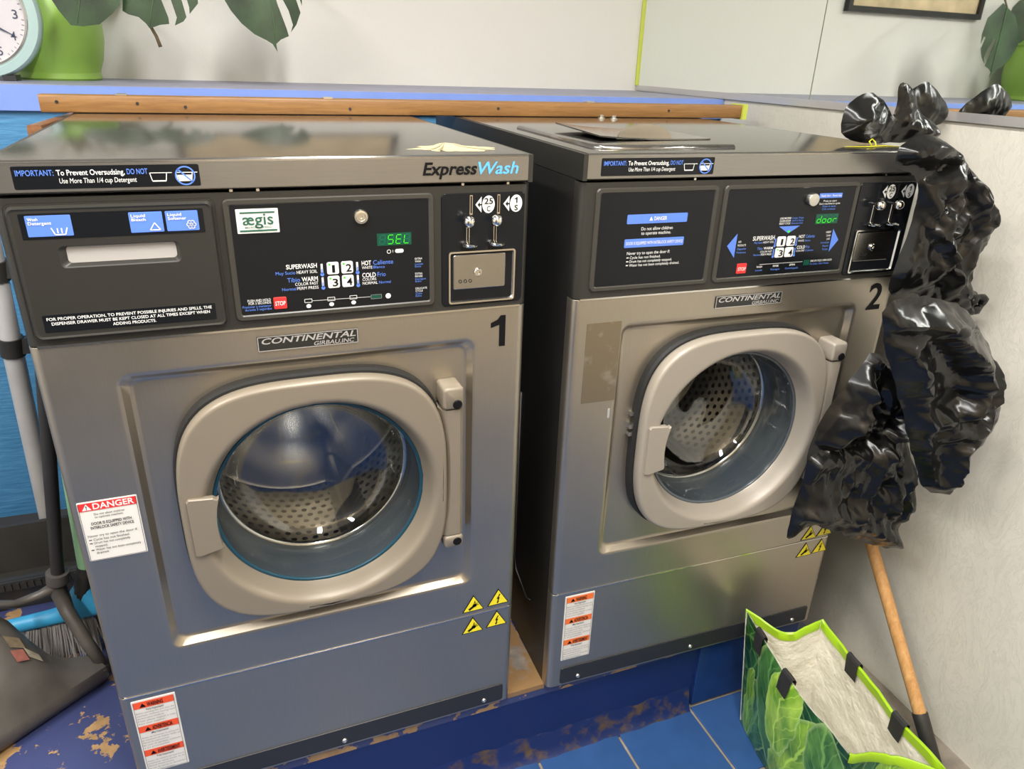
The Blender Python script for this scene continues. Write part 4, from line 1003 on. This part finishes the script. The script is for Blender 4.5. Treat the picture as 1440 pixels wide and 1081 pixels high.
RB = [([(1.480,1.093),(1.522,1.049),(1.567,1.016),(1.633,0.972)], 0.022, 0.03), ([(1.461,1.067),(1.471,1.016),(1.454,0.956),(1.492,0.895),(1.556,0.837),(1.610,0.784)], 0.02, 0.028), ([(1.502,1.049),(1.503,0.997),(1.485,0.955),(1.504,0.917)], -0.035, 0.035), ([(1.540,1.006),(1.577,0.943),(1.561,0.891),(1.606,0.833)], 0.016, 0.022), ([(1.336,1.105),(1.393,1.111),(1.465,1.094)], 0.018, 0.025), ([(1.342,1.074),(1.406,1.061),(1.472,1.077)], -0.025, 0.022), ([(1.386,1.052),(1.395,0.973),(1.396,0.887)], 0.012, 0.02), ([(1.605,0.964),(1.591,0.935),(1.589,0.889)], 0.012, 0.018)]
RC = [([(1.377,0.830),(1.450,0.788),(1.519,0.734),(1.545,0.687),(1.534,0.644)], 0.028, 0.032), ([(1.407,0.782),(1.456,0.720),(1.490,0.667)], -0.04, 0.045), ([(1.591,0.725),(1.587,0.654),(1.532,0.559),(1.541,0.461)], 0.022, 0.028), ([(1.346,0.774),(1.418,0.661),(1.450,0.573),(1.512,0.478)], 0.02, 0.026), ([(1.472,0.626),(1.518,0.596),(1.574,0.599)], 0.012, 0.018), ([(1.290,0.833),(1.401,0.832),(1.502,0.808)], 0.016, 0.02)]
RD = [([(1.372,0.736),(1.419,0.704),(1.460,0.626),(1.477,0.564)], 0.024, 0.026), ([(1.345,0.718),(1.348,0.625),(1.306,0.540),(1.271,0.499)], 0.02, 0.035), ([(1.256,0.534),(1.374,0.537),(1.463,0.584)], -0.03, 0.026), ([(1.482,0.570),(1.442,0.540),(1.421,0.495),(1.415,0.376)], 0.024, 0.03), ([(1.252,0.393),(1.347,0.391),(1.459,0.326),(1.584,0.248)], 0.018, 0.022), ([(1.555,0.464),(1.542,0.396),(1.560,0.331)], 0.016, 0.018), ([(1.428,0.518),(1.492,0.431),(1.523,0.291)], 0.012, 0.02)]
ba = bag('garbage_bag', A, .07, .050, 2, 'bunched top of a black garbage bag with two upright ears resting on washer 2 lid', .0048)
b2 = bag('garbage_bag', B, -.075, .045, 5, 'upper black garbage bag draped over the corner of washer 2 with a knotted end', folds=RB)
C = [(x - .022, z + .003) for x, z in C]; RC = [([(x - .022, z + .003) for x, z in pl_], a_, w_) for pl_, a_, w_ in RC]
bag('garbage_bag', C, -.190, .036, 9, 'drooping black garbage bag hanging low against the right wall with a pointed tip', folds=RC)
bag('garbage_bag', D, -.092, .042, 13, 'lowest black garbage bag hanging over the warning triangles of washer 2', folds=RD)
be = bag('reflected_ear', [(x - .052, z) for x, z in REFL_EAR], .13, .022, 21, None, .0048)  # added solid lobe standing in for a bag's reflection in the mirror
refl_ear = be.children[0]; refl_ear.name = 'reflected_ear_film'; refl_ear.parent = ba; refl_ear.location = be.location - ba.location; bpy.data.objects.remove(be); refl_ear.name = 'reflected_ear'
# knot on the upper bag
mb = MB(); L = []
for i in range(15):
    t = i / 14 * math.pi * 2
    L.append([Vector((.016 * math.cos(t) + .018, 0, .013 * math.sin(t))) + Vector((math.cos(t) * math.cos(s), math.sin(s), math.sin(t) * math.cos(s))) * (.0085 + .003 * math.sin(3 * t)) for s in [j * math.pi / 4 for j in range(8)]])
mb.loops(L); kn = mb.build('knot', 'liner', b2, True); kn.location = (1.602 - b2.location.x, -.012, .808 - b2.location.z)
# yellow tie on the lid
yt = empty('yellow_tie', (1.385, .030, ZL)); tag(yt, 'crumpled yellow plastic tie lying on the lid of washer 2', 'tie')
mb = MB(); mb.tube([(-.07, .0, .0016), (-.03, -.006, .002), (.0, 0, .0018), (.03, .004, .002), (.06, -.004, .0016)], [.0004, .0008, .0014, .0009, .0004], 6)
mb.tube([(-.006, 0, .003), (-.010, .004, .010), (-.002, .006, .014), (.004, .002, .008), (.002, -.002, .003)], .0012, 6)
mb.build('tie_strip', 'ytie', yt, True)

# ------------------------------------------------------------------ wooden handle tool in the gap by the right wall
P0, P1 = Vector((1.598, -.330, FZ + .004)), Vector((1.615, .285, .575))
sp = lambda t: tuple(P0.lerp(P1, t) - P0)
hd = empty('wooden_handled_tool', P0); tag(hd, 'wooden handle with a black socket leaning between washer 2 and the right wall', 'tool')
MB().tube([sp(.10), sp(1.0)], [.0145, .0135], 16).build('handle', 'handle', hd, True, 40)
MB().tube([sp(.0), sp(.008), sp(.115), sp(.118)], [.012, .0165, .0175, .0165], 16).build('socket', 'blackp', hd, True, 40)

# ------------------------------------------------------------------ shopping bag
RIM = [Vector((1.235, -.044, .115)), Vector((1.376, -.130, .115)), Vector((1.304, -.507, .115)), Vector((1.169, -.416, .115))]
BOT = [Vector((1.262, -.070, FZ + .002)), Vector((1.395, -.150, FZ + .002)), Vector((1.335, -.470, FZ + .002)), Vector((1.205, -.390, FZ + .002))]
SEGN = 16; ROWS = 16; O = Vector((1.285, -.275, FZ))
def bagpt(side, u, t, inset=0.0):
    """side 0: far gusset A-B, 1: wall side B-C, 2: near gusset C-D, 3: printed front D-A"""
    a, b = RIM[side], RIM[(side + 1) % 4]; c, d = BOT[side], BOT[(side + 1) % 4]
    p = a.lerp(b, u).lerp(c.lerp(d, u), t)
    e = (b - a).normalized(); n = Vector((e.y, -e.x, 0)) * -1     # outward for this winding
    ctr = Vector((1.285, -.275, p.z))
    if n.dot(p - ctr) < 0: n = -n
    s = math.sin(math.pi * u)
    if side in (0, 2):
        p -= n * (.035 * s ** 1.5 * (1 - .6 * t)); p.z -= .022 * (1 - abs(2 * u - 1)) * (1 - t)
    else:
        p += n * (.018 * s * (1 if side == 3 else .4) * math.sin(math.pi * min(1, t * .8 + .1)))
        p.z += (.006 * noise.noise(Vector((u * 5, side, 2))) - .010 * s) * (1 - t)
    wv = noise.noise(Vector((u * 4 + side * 7, t * 3, 1))) * .006 + noise.noise(Vector((u * 9 + side * 5, t * 9, 4))) * .003
    p += n * (wv * min(1, 4 * u * (1 - u) + .2) - inset)
    return p - O
def bagloop(t, inset): return [bagpt(s, i / SEGN, t, inset) for s in range(4) for i in range(SEGN)]
sb = empty('shopping_bag', O); tag(sb, 'open woven shopping bag printed with green leaves, white inside, standing on the floor', 'shopping bag')
lm = NT('leafy_print')
uv = lm.node('ShaderNodeUVMap')
wn = lm.node('ShaderNodeTexNoise'); wn.inputs['Scale'].default_value = 4.5; lm.link(uv.outputs[0], wn.inputs['Vector'])
wm = lm.node('ShaderNodeVectorMath', operation='MULTIPLY_ADD'); lm.link(wn.outputs[1], wm.inputs[0]); wm.inputs[1].default_value = (.13, .13, 0)
lm.link(uv.outputs[0], wm.inputs[2]); wuv = wm.outputs[0]
def mapuv(loc, rot, scl):
    mp = lm.node('ShaderNodeMapping'); mp.vector_type = 'TEXTURE'
    mp.inputs['Location'].default_value = loc + (0,); mp.inputs['Rotation'].default_value = (0, 0, rot); mp.inputs['Scale'].default_value = scl + (1,)
    lm.link(wuv, mp.inputs[0]); return mp.outputs[0]
nz = lm.node('ShaderNodeTexNoise'); nz.inputs['Scale'].default_value = 9; lm.link(uv.outputs[0], nz.inputs['Vector'])
colr = lm.ramp(nz.outputs[0], [(.35, srgb(14, 50, 18)), (.7, srgb(48, 104, 40))])
vo = lm.node('ShaderNodeTexVoronoi', feature='DISTANCE_TO_EDGE'); vo.inputs['Scale'].default_value = 9; lm.link(uv.outputs[0], vo.inputs['Vector'])
colr = lm.mix(lm.ramp(vo.outputs[0], [(.0, (.7, .7, .7, 1)), (.05, (0, 0, 0, 1))]), colr, srgb(112, 158, 90))
for loc, rot, scl, c0, c1 in (((.80, .42), .35, (.17, .46), srgb(36, 88, 34), srgb(96, 148, 70)), ((.93, .40), .1, (.07, .36), srgb(60, 118, 30), srgb(150, 196, 60)),
                              ((.62, .62), -.25, (.20, .55), srgb(24, 76, 28), srgb(88, 140, 70)), ((.40, .55), .3, (.18, .50), srgb(60, 120, 26), srgb(164, 206, 70)),
                              ((.55, .80), .1, (.14, .42), srgb(96, 156, 34), srgb(178, 214, 84)), ((.15, .60), -.2, (.16, .5), srgb(26, 84, 30), srgb(110, 160, 70))):
    v = mapuv(loc, rot, scl)
    ln = lm.node('ShaderNodeVectorMath', operation='LENGTH'); lm.link(v, ln.inputs[0])
    sx = lm.node('ShaderNodeSeparateXYZ'); lm.link(v, sx.inputs[0])
    ab = lm.node('ShaderNodeMath', operation='ABSOLUTE'); lm.link(sx.outputs[0], ab.inputs[0])
    vn = lm.node('ShaderNodeMath', operation='MULTIPLY_ADD'); lm.link(ab.outputs[0], vn.inputs[0]); vn.inputs[1].default_value = -.7; lm.link(sx.outputs[1], vn.inputs[2])
    pp = lm.node('ShaderNodeMath', operation='PINGPONG'); lm.link(vn.outputs[0], pp.inputs[0]); pp.inputs[1].default_value = .14
    nl = lm.node('ShaderNodeTexNoise'); nl.inputs['Scale'].default_value = 1.6; nl.inputs['Detail'].default_value = 5; lm.link(v, nl.inputs['Vector'])
    lc = lm.ramp(nl.outputs[0], [(.35, c0), (.68, c1)])
    mid_ = tuple(min(1, q * 1.25 + .02) for q in c1[:3]) + (1,)
    lc = lm.mix(lm.ramp(pp.outputs[0], [(.0, (.55, .55, .55, 1)), (.022, (0, 0, 0, 1))]), lc, mid_)
    lc = lm.mix(lm.ramp(ab.outputs[0], [(.03, (.8, .8, .8, 1)), (.07, (0, 0, 0, 1))]), lc, mid_)
    rimc = lm.mix(lm.ramp(ln.outputs['Value'], [(.90, (0, 0, 0, 1)), (.98, (.6, .6, .6, 1))]), lc, srgb(176, 206, 130))
    colr = lm.mix(lm.ramp(ln.outputs['Value'], [(.985, (1, 1, 1, 1)), (1.0, (0, 0, 0, 1))]), colr, rimc)
lm.link(colr, lm.b.inputs['Base Color']); lm.b.inputs['Roughness'].default_value = .28
outer = MB().loops([bagloop(i / ROWS, 0) for i in range(ROWS + 1)], False, True).build('printed_shell', lm.m, sb, True, 60)
me = outer.data; ul = me.uv_layers.new(name='UVMap'); n4 = SEGN * 4
for poly in me.polygons:
    for li, vi in zip(poly.loop_indices, poly.vertices):
        c = vi % n4; r_ = vi // n4
        u = (c % SEGN) / SEGN
        if c % SEGN == 0 and any((q % n4) // SEGN != c // SEGN and (q % n4) != c for q in poly.vertices) and all(((q % n4) // SEGN == (c // SEGN - 1) % 4) or (q % n4) == c for q in poly.vertices): u = 1.0
        ul.data[li].uv = (u, 1 - r_ / ROWS)
MB().loops([bagloop(i / ROWS * .985, .003) for i in range(ROWS + 1)], False, True).build('white_lining', 'poly', sb, True, 60)
# lime piping folded over the rim
def dz(L, z): return [p + Vector((0, 0, z)) for p in L]
def bagrow(sides, t, inset): return [bagpt(q, i / SEGN, t, inset) for q in sides for i in range(SEGN + (1 if q == sides[-1] else 0))]
MB().loops([bagrow((0, 1, 2), .060, -.0022), dz(bagrow((0, 1, 2), .0, -.0022), .001), dz(bagrow((0, 1, 2), .0, .0010), .0035), dz(bagrow((0, 1, 2), .0, .0050), .001), bagrow((0, 1, 2), .060, .0050)], closed=False).build('piping', 'pipe', sb, True, 60)
def webbing(side, u, w_=.045):
    rows = []
    for t, ins in ((.13, -.0045), (.04, -.0045), (.0, -.0045), (-.02, -.002), (-.025, .0015), (-.02, .005), (.0, .0075), (.05, .0075), (.13, .0075)):
        rows.append([bagpt(side, u + w_ * k, max(t, 0), ins) + Vector((0, 0, max(0, -t) * .25 + (.004 if t <= 0 else 0))) for k in (-1, -.5, 0, .5, 1)])
    mb = MB(); mb.loops(rows, closed=False); return mb.build('handle_webbing', 'web', sb)
for sd, u in ((1, .30), (1, .68), (3, .80), (3, .50)): webbing(sd, u)

# ------------------------------------------------------------------ cleaning corner left of the first washer
# aluminium pole with black clips
p0, p1 = Vector((-.264, .875, .004)), Vector((-.199, .76, .93))
mp = empty('mop_pole', p0); tag(mp, 'thick silver aluminium pole with black clips leaning on the blue wall', 'pole')
MB().tube([tuple(p0.lerp(p1, t) - p0) for t in (0, 1)], .021, 20).build('pole', 'alu', mp, True, 40)
for t in (.635, .83):
    c = p0.lerp(p1, t) - p0; d = (p1 - p0).normalized()
    cl = MB().tube([tuple(c - d * .022), tuple(c + d * .022)], .0255, 16).build('clip', 'blackp', mp, True, 40)
    MB().box(c.x + .018, c.x + .034, c.y - .012, c.y + .012, c.z - .018, c.z + .018).build('clip_jaw', 'blackp', cl)
# black tray against the wall
tr = empty('storage_tray', (-.40, .618, 0)); tag(tr, 'black plastic tray with a ribbed rim behind the dustpan', 'tray')
MB().loops([[(-.28, .02, 0), (.24, .02, 0), (.24, .17, 0), (-.28, .17, 0)], [(-.30, 0, .095), (.26, 0, .095), (.26, .19, .13), (-.30, .19, .13)],
            [(-.285, .012, .095), (.245, .012, .095), (.245, .178, .13), (-.285, .178, .13)], [(-.27, .03, .01), (.23, .03, .01), (.23, .16, .01), (-.27, .16, .01)]], True, True).build('tray_body', 'blackp', tr)
mb = MB(); mb.box(-.302, .262, -.008, .003, .072, .094); rim_ = mb.build('tray_rim', 'blackp', tr)
mb = MB()
for i in range(38): mb.box(-.295 + i * .0146, -.289 + i * .0146, -.011, -.006, .074, .090)
rb = mb.build('rim_ribs', 'blackp', tr); rb['kind'] = 'stuff'

# broom
b0 = Vector((-.164, .452, 0.0)); br = empty('push_broom', b0); tag(br, 'sky blue broom head with grey bristles on a mint green pole', 'broom')
mb = MB(); L = []
for i in range(17):
    t = i / 16; x = -.105 + .20 * t; hw = .022 - .006 * (1 - t); zc = .092 + .010 * t; hh = .017 + .058 * math.exp(-((x - .038) / .030) ** 2)
    L.append([Vector((x, hw * math.cos(a), zc + (hh if math.sin(a) > 0 else .016) * math.sin(a))) for a in [j * math.pi / 8 for j in range(16)]])
mb.loops(L, True, True).build('broom_head', 'brooms', br, True, 50)
rng = random.Random(8); mb = MB()
for i in range(420):
    x = rng.uniform(-.10, .092); y = rng.uniform(-.016, .016); sx = x * .22 + rng.uniform(-.008, .008); sy = y * .6 - .012
    mb.tube([(x, y, .082), (x + sx * .5, y + sy * .5, .04), (x + sx, y + sy, .004)], [.0016, .0015, .0008], 4, False)
bs = mb.build('bristles', 'bristle', br); bs['kind'] = 'stuff'
MB().tube([(.036, 0, .125), (.040, .0, .150), (.056, .004, .205)], [.018, .0165, .0150], 14).build('pole_grip', 'blackp', br, True, 40)
MB().tube([(.055, .004, .200), (.098, .015, .95)], .0125, 14).build('pole', 'mint', br, True, 40)
# lobby dustpan
dp0 = Vector((-.16, .30, 0)); du = empty('dustpan', dp0); tag(du, 'worn black long handled dustpan with torn stickers, standing on peeling blue floor', 'dustpan')
dirv = Vector((.80, .60, 0)).normalized(); nrm = Vector((-.60, .80, 0)).normalized()
E0 = Vector((-.083, .318, 0)) - dp0
mb = MB(); rowsL = []
NU = 22
for i in range(NU + 1):
    s = i / NU * .42; base = E0 - dirv * s
    dip = 1 / (1 + math.exp(-(s - .082) / .013)); dd = min(1, max(0, s / .11))      # scooped top edge rises toward the far end
    topz = .055 + .165 * dip; depth = .033 + .100 * dd
    prof = [(.10, .006), (.02, .004), (.004, .010), (-.006, .030), (-.002, .050), (.006 + depth * .25, .050 + (topz - .05) * .35), (.006 + depth * .6, .050 + (topz - .05) * .72), (.006 + depth, topz), (.012 + depth, topz - .001),
            (.012 + depth * .6, .050 + (topz - .05) * .70 - .006), (.014 + depth * .25, .050 + (topz - .05) * .33 - .006), (.008, .046), (.004, .030), (.014, .016), (.10, .011)]
    rowsL.append([base + nrm * a + Vector((0, 0, b)) for a, b in prof])
pan = mb.loops(rowsL, True, True).build('pan', 'pan', du, True, 50)
def pansurf(s, f):
    base = E0 - dirv * s; dip = 1 / (1 + math.exp(-(s - .082) / .013)); dd = min(1, max(0, s / .11)); topz = .055 + .165 * dip; depth = .033 + .100 * dd
    return base + nrm * (.006 + depth * (.25 + .75 * f) - .0065) + Vector((0, 0, .050 + (topz - .05) * (.35 + .65 * f) + .006))
for s0, s1, f0, f1, m_ in ((.125, .145, .62, .78, 'yellow'), (.100, .122, .42, .60, 'art'), (.105, .125, .20, .38, 'red'), (.085, .103, .25, .42, 'powder')):
    MB().add([pansurf(s0, f0), pansurf(s1, f0), pansurf(s1, f1), pansurf(s0, f1)], [(0, 1, 2, 3)]).build('torn_sticker', M['sticker_' + m_] if ('sticker_' + m_) in M else m_, pan)
J = Vector((-.152, .425, .215)) - dp0
piv = E0 + nrm * .018 + Vector((.006, .0, .034))
MB().tube([tuple(J), tuple(J + Vector((-.005, 0, -.03))), tuple(J.lerp(piv, .35) + Vector((-.012, -.004, .0))), tuple(J.lerp(piv, .7) + Vector((-.006, -.008, .004))), tuple(piv)], [.020, .017, .014, .013, .012], 10).build('yoke_arm', 'pan', du, True)
lp = E0 - dirv * .125 + nrm * .125 + Vector((0, 0, .20))
MB().tube([tuple(J + Vector((0, 0, -.02))), tuple(J + Vector((-.035, -.01, -.030))), tuple(J + Vector((-.080, -.02, -.034))), tuple(lp + Vector((.015, 0, .035))), tuple(lp)], [.014, .010, .009, .009, .010], 10).build('yoke_arm', 'pan', du, True)
MB().lathe_y(piv.x, piv.z, [(.001, piv.y - .022), (.010, piv.y - .022), (.012, piv.y - .018), (.012, piv.y + .012), (.001, piv.y + .012)], 16).build('pivot', 'blackp', du, True, 40)
MB().tube([tuple(J + Vector((0, 0, -.006))), tuple(J + Vector((.098, -.055, .62)))], .0125, 14).build('handle_pole', 'blackp', du, True, 40)
MB().tube([tuple(J + Vector((-.002, 0, -.012))), tuple(J + Vector((.002, -.001, .012)))], [.021, .0215], 14).build('socket', 'pan', du, True, 40)
print('tiles', tiles, 'objects', len(bpy.data.objects))
